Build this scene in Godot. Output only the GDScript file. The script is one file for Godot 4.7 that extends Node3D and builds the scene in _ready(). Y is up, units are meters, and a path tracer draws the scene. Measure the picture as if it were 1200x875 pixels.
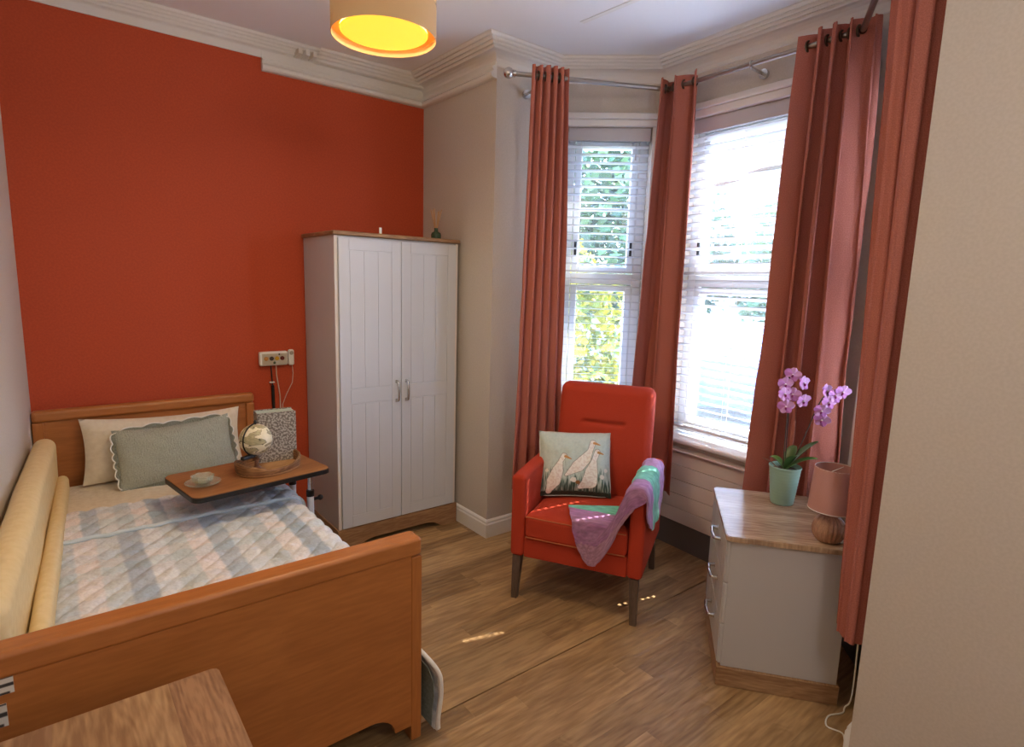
extends Node3D
# A bedroom with an orange wall, a wooden bed, a wardrobe and an armchair in a bay window.

# ------------------------------------------------------------------ mesh builder
class MB:
	var v := PackedVector3Array()
	var n := PackedVector3Array()
	var t := PackedVector2Array()
	var ix := PackedInt32Array()
	var xf := Transform3D.IDENTITY

	func vert(p: Vector3, nn: Vector3, uv := Vector2.ZERO) -> int:
		v.append(xf * p)
		n.append((xf.basis * nn).normalized())
		t.append(uv)
		return v.size() - 1

	# a, b, c, d run anticlockwise as seen from outside
	func quad(a: Vector3, b: Vector3, c: Vector3, d: Vector3, ua := Vector2(0, 1), ub := Vector2(1, 1), uc := Vector2(1, 0), ud := Vector2(0, 0)) -> MB:
		var nn := (b - a).cross(c - a).normalized()
		var i := vert(a, nn, ua)
		vert(b, nn, ub)
		vert(c, nn, uc)
		vert(d, nn, ud)
		ix.append_array([i, i + 2, i + 1, i, i + 3, i + 2])
		return self

	func box(c: Vector3, s: Vector3) -> MB:
		var h := s / 2.0
		for a in 3:
			var b := (a + 1) % 3
			var d := (a + 2) % 3
			for sg in [-1.0, 1.0]:
				var pts: Array[Vector3] = []
				for k in [[-1, -1], [1, -1], [1, 1], [-1, 1]]:
					var p := Vector3.ZERO
					p[a] = sg * h[a]
					p[b] = k[0] * h[b] * sg
					p[d] = k[1] * h[d]
					pts.append(c + p)
				quad(pts[0], pts[1], pts[2], pts[3])
		return self

	# box with rounded edges; sub cuts the flat part for bending by deform
	func rbox(c: Vector3, s: Vector3, r: float, sub := 1, deform = null, arc := 1) -> MB:
		var h := s / 2.0
		r = minf(r, minf(h.x, minf(h.y, h.z)) * 0.999)
		var lists: Array = []
		for a in 3:
			var l: Array[float] = []
			for k in arc:
				l.append(-h[a] + r * (1.0 - tan((1.0 - float(k) / arc) * PI / 4)))
			for k in sub + 1:
				l.append(lerpf(-h[a] + r, h[a] - r, float(k) / sub))
			for k in arc:
				l.append(h[a] - r * (1.0 - tan(float(k + 1) / arc * PI / 4)))
			lists.append(l)
		for a in 3:
			var b := (a + 1) % 3
			var d := (a + 2) % 3
			var lb: Array = lists[b]
			var ld: Array = lists[d]
			for sg in [-1.0, 1.0]:
				var i0 := v.size()
				for j in ld.size():
					for i in lb.size():
						var p := Vector3.ZERO
						p[a] = sg * h[a]
						p[b] = lb[i]
						p[d] = ld[j]
						var q := p.clamp(-h + Vector3.ONE * r, h - Vector3.ONE * r)
						var nn := (p - q).normalized()
						var pos := c + q + nn * r
						if deform != null:
							var o: Vector3 = deform.call(pos)
							var e := 0.001
							var dx: Vector3 = (deform.call(pos + Vector3(e, 0, 0)) - o) / e
							var dy: Vector3 = (deform.call(pos + Vector3(0, e, 0)) - o) / e
							var dz: Vector3 = (deform.call(pos + Vector3(0, 0, e)) - o) / e
							nn = (dy.cross(dz) * nn.x + dz.cross(dx) * nn.y + dx.cross(dy) * nn.z).normalized()
							pos = o
						vert(pos, nn, Vector2(float(i) / (lb.size() - 1), 1.0 - float(j) / (ld.size() - 1)))
				var w := lb.size()
				for j in ld.size() - 1:
					for i in w - 1:
						var k := i0 + j * w + i
						if sg > 0:
							ix.append_array([k, k + w + 1, k + 1, k, k + w, k + w + 1])
						else:
							ix.append_array([k, k + 1, k + w + 1, k, k + w + 1, k + w])
		return self

	# rows of points; normal = along the row x along the column, or its opposite with flip
	func grid(rows: Array, flip := false, closed := false, uvs := Rect2(0, 0, 1, 1), wrap_rows := false) -> MB:
		var nr := rows.size()
		var nc: int = rows[0].size()
		var i0 := v.size()
		for i in nr:
			for j in nc:
				var p: Vector3 = rows[i][j]
				var ja := j - 1
				var jb := j + 1
				if closed:
					if ja < 0: ja = nc - 2
					if jb > nc - 1: jb = 1
				else:
					ja = maxi(ja, 0)
					jb = mini(jb, nc - 1)
				var ia := maxi(i - 1, 0)
				var ib := mini(i + 1, nr - 1)
				if wrap_rows:
					if i == 0: ia = nr - 2
					if i == nr - 1: ib = 1
				var du: Vector3 = rows[i][jb] - rows[i][ja]
				var dv: Vector3 = rows[ib][j] - rows[ia][j]
				if du.length() < 1e-7:
					du = rows[mini(i + 1, nr - 1)][jb] - rows[mini(i + 1, nr - 1)][ja] if i < nr / 2 else rows[maxi(i - 1, 0)][jb] - rows[maxi(i - 1, 0)][ja]
				var nn := du.cross(dv)
				if flip: nn = -nn
				if nn.length() < 1e-12: nn = Vector3.UP
				vert(p, nn.normalized(), uvs.position + Vector2(uvs.size.x * j / (nc - 1), uvs.size.y * (1.0 - float(i) / (nr - 1))))
		for i in nr - 1:
			for j in nc - 1:
				var k := i0 + i * nc + j
				if not flip:
					ix.append_array([k, k + nc + 1, k + 1, k, k + nc, k + nc + 1])
				else:
					ix.append_array([k, k + 1, k + nc + 1, k, k + nc + 1, k + nc])
		return self

	# cloth with a thickness; uv runs over the front
	func sheet(rows: Array, th: float, uvs := Rect2(0, 0, 1, 1)) -> MB:
		var nr := rows.size()
		var nc: int = rows[0].size()
		var front: Array = []
		var back: Array = []
		for i in nr:
			var f := PackedVector3Array()
			var b := PackedVector3Array()
			for j in nc:
				var du: Vector3 = rows[i][mini(j + 1, nc - 1)] - rows[i][maxi(j - 1, 0)]
				var dv: Vector3 = rows[mini(i + 1, nr - 1)][j] - rows[maxi(i - 1, 0)][j]
				var nn := du.cross(dv).normalized()
				f.append(rows[i][j] + nn * th / 2)
				b.append(rows[i][j] - nn * th / 2)
			front.append(f)
			back.append(b)
		grid(front, false, false, uvs)
		grid(back, true, false, uvs)
		var e1: Array = []
		var e2: Array = []
		for i in nr:
			e1.append(PackedVector3Array([back[i][0], front[i][0]]))
			e2.append(PackedVector3Array([front[i][nc - 1], back[i][nc - 1]]))
		grid(e1, false, false, Rect2(uvs.position.x, uvs.position.y, 0.01, uvs.size.y))
		grid(e2, false, false, Rect2(uvs.end.x - 0.01, uvs.position.y, 0.01, uvs.size.y))
		grid([back[0], front[0]], false, false, Rect2(uvs.position.x, uvs.end.y - 0.01, uvs.size.x, 0.01))
		grid([front[nr - 1], back[nr - 1]], false, false, Rect2(uvs.position.x, uvs.position.y, uvs.size.x, 0.01))
		return self

	# profile of (radius, height) from the bottom up, outside on the outside
	func lathe(profile: Array, seg := 24, c := Vector3.ZERO, wob = null) -> MB:
		var rows: Array = []
		for p in profile:
			var r := PackedVector3Array()
			for k in seg + 1:
				var a := TAU * k / seg
				var rad: float = p.x
				if wob != null: rad = wob.call(p.x, p.y, a)
				r.append(c + Vector3(cos(a) * rad, p.y, sin(a) * rad))
			rows.append(r)
		return grid(rows, true, true)

	func tube(path: Array, rad, seg := 8, caps := true) -> MB:
		var rows: Array = []
		var last := Vector3.ZERO
		for i in path.size():
			var d: Vector3 = (path[mini(i + 1, path.size() - 1)] - path[maxi(i - 1, 0)]).normalized()
			if last == Vector3.ZERO:
				last = d.cross(Vector3.UP if absf(d.y) < 0.9 else Vector3.RIGHT).normalized()
			last = (last - d * last.dot(d)).normalized()
			var o := d.cross(last)
			var rr: float = rad[i] if rad is Array else rad
			var r := PackedVector3Array()
			for k in seg + 1:
				var a := TAU * k / seg
				r.append(path[i] + (last * cos(a) + o * sin(a)) * rr)
			rows.append(r)
		if caps:
			var f := PackedVector3Array()
			var b := PackedVector3Array()
			for k in seg + 1:
				f.append(path[0])
				b.append(path[path.size() - 1])
			grid([f, rows[0]], false, true)
			grid([rows[rows.size() - 1], b], false, true)
		return grid(rows, false, true)

	# outline in x, y pushed from z0 to z1 (axis "z"); axis "y": outline is x, z and it is pushed up from z0 to z1; axis "x": outline is z, y
	func prism(outline: PackedVector2Array, z0: float, z1: float, axis := "z") -> MB:
		var put := func(p: Vector2, z: float) -> Vector3:
			if axis == "y": return Vector3(p.x, z, p.y)
			if axis == "x": return Vector3(z, p.y, p.x)
			return Vector3(p.x, p.y, z)
		var tri := Geometry2D.triangulate_polygon(outline)
		for side in 2:
			var z := z1 if side else z0
			var up: Vector3 = put.call(Vector2.ZERO, 1.0 if side else -1.0)
			for k in range(0, tri.size(), 3):
				var a: Vector3 = put.call(outline[tri[k]], z)
				var b: Vector3 = put.call(outline[tri[k + 1]], z)
				var c: Vector3 = put.call(outline[tri[k + 2]], z)
				var i := vert(a, up, outline[tri[k]])
				vert(b, up, outline[tri[k + 1]])
				vert(c, up, outline[tri[k + 2]])
				if (b - a).cross(c - a).dot(up) > 0:
					ix.append_array([i, i + 2, i + 1])
				else:
					ix.append_array([i, i + 1, i + 2])
		var turn := 0.0
		for k in outline.size():
			turn += outline[k].cross(outline[(k + 1) % outline.size()])
		var sense := turn > 0
		if axis != "z": sense = not sense
		for k in outline.size():
			var p := outline[k]
			var q := outline[(k + 1) % outline.size()]
			if sense:
				quad(put.call(p, z0), put.call(q, z0), put.call(q, z1), put.call(p, z1))
			else:
				quad(put.call(q, z0), put.call(p, z0), put.call(p, z1), put.call(q, z1))
		return self

	func torus(c: Vector3, axis: Vector3, big: float, small: float, sa := 16, sb := 6) -> MB:
		var a1 := axis.cross(Vector3.UP if absf(axis.y) < 0.9 else Vector3.RIGHT).normalized()
		var a2 := axis.normalized().cross(a1)
		var rows: Array = []
		for i in sa + 1:
			var a := TAU * i / sa
			var d := a1 * cos(a) + a2 * sin(a)
			var r := PackedVector3Array()
			for j in sb + 1:
				var b := TAU * j / sb
				r.append(c + d * (big + small * cos(b)) + axis.normalized() * small * sin(b))
			rows.append(r)
		return grid(rows, true, true, Rect2(0, 0, 1, 1), true)

	func ball(c: Vector3, r: Vector3, seg := 16) -> MB:
		var rows: Array = []
		for i in seg / 2 + 1:
			var f := -PI / 2 + PI * i / (seg / 2)
			var row := PackedVector3Array()
			for k in seg + 1:
				var a := TAU * k / seg
				row.append(c + Vector3(cos(f) * cos(a) * r.x, sin(f) * r.y, cos(f) * sin(a) * r.z))
			rows.append(row)
		return grid(rows, true, true)

	func mesh() -> ArrayMesh:
		var arr := []
		arr.resize(Mesh.ARRAY_MAX)
		arr[Mesh.ARRAY_VERTEX] = v
		arr[Mesh.ARRAY_NORMAL] = n
		arr[Mesh.ARRAY_TEX_UV] = t
		arr[Mesh.ARRAY_INDEX] = ix
		var m := ArrayMesh.new()
		m.add_surface_from_arrays(Mesh.PRIMITIVE_TRIANGLES, arr)
		return m

# ------------------------------------------------------------------ nodes
var used := {}
var M := {}

func numbered(called: String) -> String:
	used[called] = used.get(called, -1) + 1
	return called if used[called] == 0 else "%s_%03d" % [called, used[called]]

func obj(called: String, shape, m: Material, parent: Node = null, xf := Transform3D.IDENTITY) -> MeshInstance3D:
	var o := MeshInstance3D.new()
	o.name = numbered(called) if parent == null else called
	o.mesh = shape.mesh() if shape is MB else shape
	o.material_override = m
	o.transform = xf
	(self if parent == null else parent).add_child(o, true)
	return o

func tag(o: Node, label: String, category: String, group := "") -> Node:
	o.set_meta("label", label)
	o.set_meta("category", category)
	if group != "": o.set_meta("group", group)
	return o

func thing(called: String, label: String, category: String, xf := Transform3D.IDENTITY, group := "") -> Node3D:
	var o := Node3D.new()
	o.name = numbered(called)
	o.transform = xf
	add_child(o, true)
	tag(o, label, category, group)
	return o

func struct(called: String, shape, m: Material, label: String, xf := Transform3D.IDENTITY) -> MeshInstance3D:
	var o := obj(called, shape, m, null, xf)
	o.set_meta("kind", "structure")
	o.set_meta("label", label)
	o.set_meta("category", called.get_slice("_", 0))
	return o

func frame(a: Vector2, b: Vector2, y := 0.0) -> Transform3D:   # x runs from a to b on the plan, z to the left of that on the plan (into the room for the bay)
	var x := Vector3(b.x - a.x, 0, b.y - a.y).normalized()
	return Transform3D(Basis(x, Vector3.UP, x.cross(Vector3.UP)), Vector3(a.x, y, a.y))

func at(p: Vector3, turn := 0.0) -> Transform3D:
	return Transform3D(Basis(Vector3.UP, turn), p)

# ------------------------------------------------------------------ textures and materials
func seamless(w: int, h: int, freq: float, sd: int, octaves := 3) -> Image:
	var f := FastNoiseLite.new()
	f.noise_type = FastNoiseLite.TYPE_SIMPLEX_SMOOTH
	f.seed = sd
	f.frequency = freq
	f.fractal_octaves = octaves
	var im := f.get_seamless_image(w, h)
	im.convert(Image.FORMAT_L8)
	return im

func blend(a: PackedByteArray, mix: Callable, w: int, h: int) -> Image:
	var out := PackedByteArray()
	out.resize(w * h * 3)
	for i in w * h:
		var c: Color = mix.call(a[i] / 255.0, i)
		out[i * 3] = int(clampf(c.r, 0, 1) * 255)
		out[i * 3 + 1] = int(clampf(c.g, 0, 1) * 255)
		out[i * 3 + 2] = int(clampf(c.b, 0, 1) * 255)
	return Image.create_from_data(w, h, false, Image.FORMAT_RGB8, out)

# grain along the picture's width, or its height if upright
func wood_tex(sd: int, dark: Color, light: Color, ring := 0.2, upright := false) -> ImageTexture:
	var n := 512
	var a := seamless(32, 256, 0.02, sd)
	a.resize(n, n, Image.INTERPOLATE_CUBIC)
	var b := seamless(64, 512, 0.09, sd + 7, 4)
	b.resize(n, n, Image.INTERPOLATE_CUBIC)
	var bb := b.get_data()
	var im := blend(a.get_data(), func(x: float, i: int) -> Color:
		var y := bb[i] / 255.0
		var k := (x - 0.5) * 0.9 + (y - 0.5) * 1.0 + 0.5 + ring * (0.5 * sin(x * 34.0))
		return dark.lerp(light, clampf(k, 0, 1)), n, n)
	if upright: im.rotate_90(CLOCKWISE)
	return ImageTexture.create_from_image(im)

func noise_tex(sd: int, freq: float, lo: Color, hi: Color, n := 256, octaves := 3, gain := 1.6) -> ImageTexture:
	var a := seamless(n, n, freq, sd, octaves)
	return ImageTexture.create_from_image(blend(a.get_data(), func(x: float, _i: int) -> Color: return lo.lerp(hi, clampf((x - 0.5) * gain + 0.5, 0, 1)), n, n))

func bump_tex(sd: int, freq: float, depth: float, n := 256, w := 0, h := 0) -> ImageTexture:
	var a := seamless(w if w else n, h if h else n, freq, sd, 3)
	a.resize(n, n, Image.INTERPOLATE_CUBIC)
	a.convert(Image.FORMAT_RGBA8)
	a.bump_map_to_normal_map(depth)
	return ImageTexture.create_from_image(a)

func plain(c: Color, rough := 0.6, metal := 0.0) -> StandardMaterial3D:
	var m := StandardMaterial3D.new()
	m.albedo_color = c
	m.roughness = rough
	m.metallic = metal
	return m

func tri(tex: Texture2D, scale: float, rough := 0.6, normal: Texture2D = null, depth := 0.5, world := false) -> StandardMaterial3D:
	var m := plain(Color.WHITE, rough)
	m.albedo_texture = tex
	m.uv1_triplanar = true
	m.uv1_world_triplanar = world
	m.uv1_scale = Vector3.ONE * scale
	if normal:
		m.normal_enabled = true
		m.normal_texture = normal
		m.normal_scale = depth
	return m

func col(r: int, g: int, b: int) -> Color:
	return Color8(r, g, b)

# ------------------------------------------------------------------ the place
const CEIL := 2.90
const HEAD := 2.55      # top of the window openings
const SILL := 0.70
var walls: Array[Vector2] = [Vector2(-0.453, 1.4), Vector2(-0.10, -3.64), Vector2(2.081, -3.64), Vector2(2.081, -2.822), Vector2(2.50, -2.822), Vector2(3.0, -2.36), Vector2(2.94, -1.10), Vector2(2.46, -0.665), Vector2(2.081, -0.665), Vector2(2.081, 1.4)]

func _ready() -> void:
	var cam := Camera3D.new()
	cam.name = "camera"
	cam.position = Vector3(0, 1.6, 0)
	cam.rotation_degrees = Vector3(-8.8526, -38.5818, 1.6481)
	cam.fov = 65.22
	cam.near = 0.03
	cam.current = true
	add_child(cam)
	var env := Environment.new()
	env.background_mode = Environment.BG_SKY
	var sky_m := ProceduralSkyMaterial.new()
	sky_m.sky_top_color = Color(0.52, 0.68, 0.93)
	sky_m.sky_horizon_color = Color(0.86, 0.92, 0.98)
	sky_m.ground_horizon_color = Color(0.55, 0.55, 0.52)
	sky_m.ground_bottom_color = Color(0.35, 0.34, 0.32)
	sky_m.sky_energy_multiplier = 3.2
	sky_m.ground_energy_multiplier = 1.6
	env.sky = Sky.new()
	env.sky.sky_material = sky_m
	env.tonemap_mode = Environment.TONE_MAPPER_LINEAR
	env.tonemap_exposure = 1.6
	env.sdfgi_enabled = true
	env.ssao_enabled = true
	env.ssil_enabled = true
	var we := WorldEnvironment.new()
	we.name = "environment"
	we.environment = env
	add_child(we)
	var sun := DirectionalLight3D.new()
	sun.name = "sun"
	sun.light_color = Color(1.0, 0.97, 0.92)
	sun.light_energy = 8.5
	sun.light_angular_distance = 0.53
	sun.shadow_enabled = true
	add_child(sun)
	sun.look_at_from_position(Vector3(0.969 * 0.602, 0.799, 0.247 * 0.602) * 20.0, Vector3.ZERO)

	materials()
	room()
	cornices()
	bay()
	outside()
	wardrobe()
	bed()
	bedding()
	overbed()
	call_panel()
	armchair()
	chest()
	curtains()
	pendant()
	side_table()
	door_end_light()

func materials() -> void:
	M.orange = tri(noise_tex(3, 0.15, col(184, 70, 34), col(194, 77, 38)), 2.0, 0.75, bump_tex(5, 0.2, 2.0), 0.05)
	M.paint = tri(noise_tex(4, 0.15, col(204, 194, 182), col(211, 201, 190)), 2.0, 0.8, bump_tex(6, 0.2, 2.0), 0.05)
	M.ceiling = plain(col(242, 243, 246), 0.9)
	M.white = plain(col(230, 227, 222), 0.55)
	M.gloss_white = plain(col(236, 235, 232), 0.35)
	M.slat = plain(col(214, 216, 219), 0.4)
	M.upvc = plain(col(240, 242, 243), 0.3)
	M.valance = plain(col(196, 194, 196), 0.5)
	M.board = plain(col(226, 214, 208), 0.5)
	M.grey_plinth = plain(col(112, 106, 104), 0.6)
	M.dark = plain(col(28, 26, 26), 0.6)
	M.black = plain(col(16, 16, 17), 0.45)
	M.gap = plain(col(56, 42, 30), 0.9)
	var g := plain(Color(0.9, 0.95, 0.95, 0.06), 0.02)
	g.transparency = BaseMaterial3D.TRANSPARENCY_ALPHA
	M.glass = g
	M.chrome = plain(col(200, 200, 200), 0.25, 1.0)
	M.steel = plain(col(168, 160, 150), 0.3, 1.0)
	M.bronze = plain(col(96, 84, 74), 0.35, 0.9)
	# floor
	var planks: Array[StandardMaterial3D] = []
	var pt := [wood_tex(11, col(152, 120, 82), col(200, 166, 120), 0.2), wood_tex(23, col(142, 111, 75), col(192, 159, 114), 0.24)]
	var pb := bump_tex(31, 0.1, 3.0, 256, 24, 256)
	for k in 8:
		var m := tri(pt[k % 2], 0.9, 0.42, pb, 0.22, true)
		var d: float = [1.0, 0.93, 0.97, 0.89, 1.0, 0.95, 0.98, 0.91][k]
		m.albedo_color = Color(d, d * 0.99, d * 0.98)
		m.uv1_offset = Vector3(0.37 * k, 0.21 * k, 0.13 * k)
		planks.append(m)
	M.planks = planks
	# furniture
	M.beech = tri(wood_tex(41, col(170, 104, 52), col(190, 120, 62), 0.1), 1.2, 0.38)
	M.beech_up = tri(wood_tex(42, col(170, 104, 52), col(188, 118, 60), 0.1, true), 1.2, 0.38)
	M.oak = tri(wood_tex(43, col(142, 106, 74), col(182, 146, 108), 0.25), 1.6, 0.45)
	M.oak_up = tri(wood_tex(44, col(144, 106, 76), col(188, 150, 114), 0.3, true), 1.6, 0.42)
	M.oak_pale = tri(wood_tex(45, col(150, 122, 98), col(196, 168, 138), 0.2, true), 1.4, 0.2)
	M.table_wood = tri(wood_tex(46, col(138, 92, 54), col(166, 116, 72), 0.15), 1.5, 0.4)
	M.cream_grey = plain(col(200, 199, 202), 0.5)
	M.door_grey = plain(col(210, 214, 222), 0.42)
	M.groove = plain(col(150, 148, 150), 0.7)
	var cloth := bump_tex(51, 0.25, 6.0)
	var cloth2 := bump_tex(52, 0.2, 6.0, 256, 256, 64)
	M.cloth = cloth
	M.curtain = tri(noise_tex(53, 0.12, col(168, 97, 82), col(196, 122, 105), 256, 4, 1.6), 7.0, 0.9, cloth2, 0.35)
	M.curtain.backlight_enabled = true
	M.curtain.backlight = Color(0.10, 0.035, 0.02)
	M.chair = tri(noise_tex(54, 0.3, col(182, 54, 24), col(196, 62, 28)), 4.0, 0.85, cloth, 0.5)
	M.piping = plain(col(186, 104, 62), 0.8)
	M.leg = tri(wood_tex(55, col(84, 68, 58), col(112, 94, 82), 0.1, true), 3.0, 0.4)
	M.cream = tri(noise_tex(56, 0.05, col(226, 214, 190), col(236, 226, 204)), 2.0, 0.9, bump_tex(57, 0.03, 4.0), 0.5)
	M.foam = tri(noise_tex(58, 0.05, col(232, 206, 150), col(240, 216, 164)), 2.0, 0.55)
	M.sage = tri(noise_tex(59, 0.2, col(158, 164, 150), col(186, 190, 176), 256, 4, 2.0), 3.0, 0.9, cloth2, 0.8)
	M.trim_white = plain(col(240, 238, 230), 0.85)

func room() -> void:
	# floor slab with planks laid on it, running along the orange wall
	var out := PackedVector2Array([Vector2(-0.7, 1.6), Vector2(-0.7, -3.85), Vector2(2.6, -3.85), Vector2(2.6, -3.08), Vector2(3.25, -2.46), Vector2(3.19, -0.99), Vector2(2.56, -0.42), Vector2(2.6, 1.6)])
	var floor_o := struct("floor", MB.new().prism(out, -0.25, -0.006, "y"), M.gap, "wooden plank floor of warm brown boards")
	var rng := RandomNumberGenerator.new()
	rng.seed = 5
	var rows := 59
	var wd := 0.0856
	var meshes := {}
	var z := -3.64
	for r in rows:
		var zc := z + wd / 2
		var gap := 0.0004
		# the sheet joint that shows as one dark line
		if r == 22:
			gap = 0.006
			zc -= 0.003
		var x0 := lerpf(-0.10, -0.453, (zc + 3.64) / 5.04) - 0.1
		var x1 := 2.15
		if zc > -2.9 and zc < -0.6:
			x1 = minf(3.05, minf(2.60 + (zc + 2.822) * 1.08, 2.55 + (-0.665 - zc) * 1.1))
		var x := x0 - rng.randf() * 0.85
		while x < x1:
			var a := maxf(x, x0)
			var b := minf(x + 0.93, x1)
			if b - a > 0.03:
				var key := "%.3f %.4f" % [b - a, gap]
				if not meshes.has(key):
					meshes[key] = MB.new().box(Vector3.ZERO, Vector3(b - a - 0.0006, 0.006, wd - gap)).mesh()
				obj("plank", meshes[key], M.planks[rng.randi() % 8], floor_o, at(Vector3((a + b) / 2, -0.003, zc)))
			x += 0.93
		z += wd
	struct("ceiling", MB.new().prism(out, CEIL, CEIL + 0.2, "y"), M.ceiling, "pale grey white plaster ceiling")
	struct("trim_1", MB.new().rbox(Vector3.ZERO, Vector3(0.03, 0.004, 1.0), 0.0018), M.gloss_white, "thin raised joint strip on the ceiling", at(Vector3(2.235, CEIL - 0.002, -1.79), 0.05))
	# walls with thickness
	struct("wall_left", MB.new().prism(PackedVector2Array([walls[0], walls[1], walls[1] + Vector2(-0.25, -0.25), Vector2(-0.75, 1.6), Vector2(-0.45, 1.6)]), 0, CEIL, "y"), M.paint, "pale grey painted wall beside the bed")
	struct("wall_back", MB.new().box(Vector3(0.95, CEIL / 2, -3.74), Vector3(2.9, CEIL, 0.2)), M.orange, "burnt orange painted wall behind the bed")
	struct("wall_right", MB.new().box(Vector3(2.3405, CEIL / 2, -3.331), Vector3(0.519, CEIL, 1.018)), M.paint, "beige grey wall beside the wardrobe, turning into the bay")
	struct("wall_right_near", MB.new().box(Vector3(2.3405, CEIL / 2, 0.4675), Vector3(0.519, CEIL, 2.265)), M.paint, "beige wall at the near side of the bay")
	struct("wall_front", MB.new().box(Vector3(0.9, CEIL / 2, 1.5), Vector3(3.0, CEIL, 0.2)), M.paint, "wall facing the orange wall")
	# baseboards
	var bp := [Vector2(0, 0), Vector2(0.018, 0), Vector2(0.018, 0.085), Vector2(0.013, 0.092), Vector2(0.013, 0.104), Vector2(0.006, 0.112), Vector2(0, 0.115)]
	struct("baseboard_right", sweep([walls[2], walls[3], walls[4]], bp), M.gloss_white, "white skirting board round the corner into the bay")
	struct("baseboard_back", sweep([walls[1], walls[2]], bp), M.gloss_white, "white skirting board under the orange wall")
	struct("baseboard_near", sweep([walls[7], walls[8]], bp), M.gloss_white, "white skirting board at the near side of the bay")

# a moulding along walls: profile of (distance from the wall, height)
func sweep(path: Array, profile: Array, ends := true) -> MB:
	var mb := MB.new()
	var n := path.size()
	var nor: Array[Vector2] = []
	for i in n - 1:
		var d: Vector2 = (path[i + 1] - path[i]).normalized()
		nor.append(Vector2(-d.y, d.x))
	var mit: Array[Vector2] = []
	for i in n:
		var a := nor[maxi(i - 1, 0)]
		var b := nor[mini(i, n - 2)]
		var m := (a + b).normalized()
		mit.append(m / m.dot(a))
	for i in n - 1:
		for k in profile.size() - 1:
			var p: Vector2 = profile[k]
			var q: Vector2 = profile[k + 1]
			var f := func(j: int, s: Vector2) -> Vector3:
				var w: Vector2 = path[j] + mit[j] * s.x
				return Vector3(w.x, s.y, w.y)
			mb.quad(f.call(i, p), f.call(i + 1, p), f.call(i + 1, q), f.call(i, q))
	if ends:
		for e in [0, n - 1]:
			var poly := PackedVector2Array()
			for s in profile: poly.append(s)
			var tr := Geometry2D.triangulate_polygon(poly)
			for k in range(0, tr.size(), 3):
				var pts: Array[Vector3] = []
				for c in 3:
					var s: Vector2 = poly[tr[k + c]]
					var w: Vector2 = path[e] + mit[e] * s.x
					pts.append(Vector3(w.x, s.y, w.y))
				var nn := (pts[1] - pts[0]).cross(pts[2] - pts[0]).normalized()
				for c in [0, 2, 1]:
					mb.ix.append(mb.vert(pts[c], nn))
	return mb

func cornices() -> void:
	var c := CEIL
	# cove from the wall at y0 out to p0, then ridges out to p1 on the ceiling
	var ridged := func(y0: float, p0: float, y1: float, p1: float) -> Array:
		var out := [Vector2(0, y0 - 0.004), Vector2(0.006, y0)]
		for k in 5:
			var a := (k + 1) / 5.0 * PI / 2
			out.append(Vector2(lerpf(0.006, p0, 1.0 - cos(a)), lerpf(y0, y1, sin(a))))
		var steps := 4
		for k in steps:
			var x0 := lerpf(p0, p1, float(k) / steps)
			var x1 := lerpf(p0, p1, float(k + 1) / steps)
			var h0 := lerpf(y1, c, float(k) / steps)
			var h1 := lerpf(y1, c, float(k + 1) / steps)
			var w := x1 - x0
			out.append_array([Vector2(x0 + w * 0.10, h0 - 0.005), Vector2(x0 + w * 0.40, h0 - 0.006), Vector2(x0 + w * 0.62, h0 - 0.001), Vector2(x0 + w * 0.66, h1 - 0.001)])
		out.append_array([Vector2(p1, c - 0.001), Vector2(p1 + 0.001, c)])
		return out
	struct("trim_2", sweep([Vector2(2.081, -3.639), walls[3], walls[4], walls[5], walls[6], walls[7], walls[8], walls[9]], ridged.call(2.80, 0.075, 2.858, 0.17)), M.white, "white ridged plaster cornice round the alcove and the bay")
	struct("trim_3", sweep([walls[1], Vector2(1.36, -3.64)], ridged.call(2.838, 0.03, 2.852, 0.105)), M.white, "white ridged plaster cornice above the orange wall")
	struct("trim_4", sweep([walls[1], Vector2(1.05, -3.64)], [Vector2(0, 2.803), Vector2(0.008, 2.803), Vector2(0.008, 2.838), Vector2(0, 2.842)]), M.white, "plain white band under the cornice")
	var low := [Vector2(0, 2.733), Vector2(0.026, 2.735), Vector2(0.036, 2.743), Vector2(0.038, 2.758), Vector2(0.026, 2.768), Vector2(0.020, 2.774), Vector2(0.030, 2.784), Vector2(0.030, 2.792), Vector2(0.014, 2.800), Vector2(0.012, 2.838), Vector2(0, 2.84)]
	struct("trim_5", sweep([Vector2(1.04, -3.64), walls[2], walls[3]], low), M.white, "white picture moulding and frieze in the alcove")
	struct("trim_6", sweep([Vector2(1.34, -3.64), Vector2(2.08, -3.64)], ridged.call(2.838, 0.04, 2.846, 0.13)), M.white, "white ridged plaster cornice above the wardrobe")
	for k in 3:
		struct("trim_%d" % (7 + k), MB.new().rbox(Vector3(1.225 + 0.042 * k, 2.856, -3.575), Vector3(0.022, 0.03, 0.09), 0.003), M.white, ["left small plaster block where the cornice steps", "middle small plaster block where the cornice steps", "right small plaster block where the cornice steps"][k])

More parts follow.
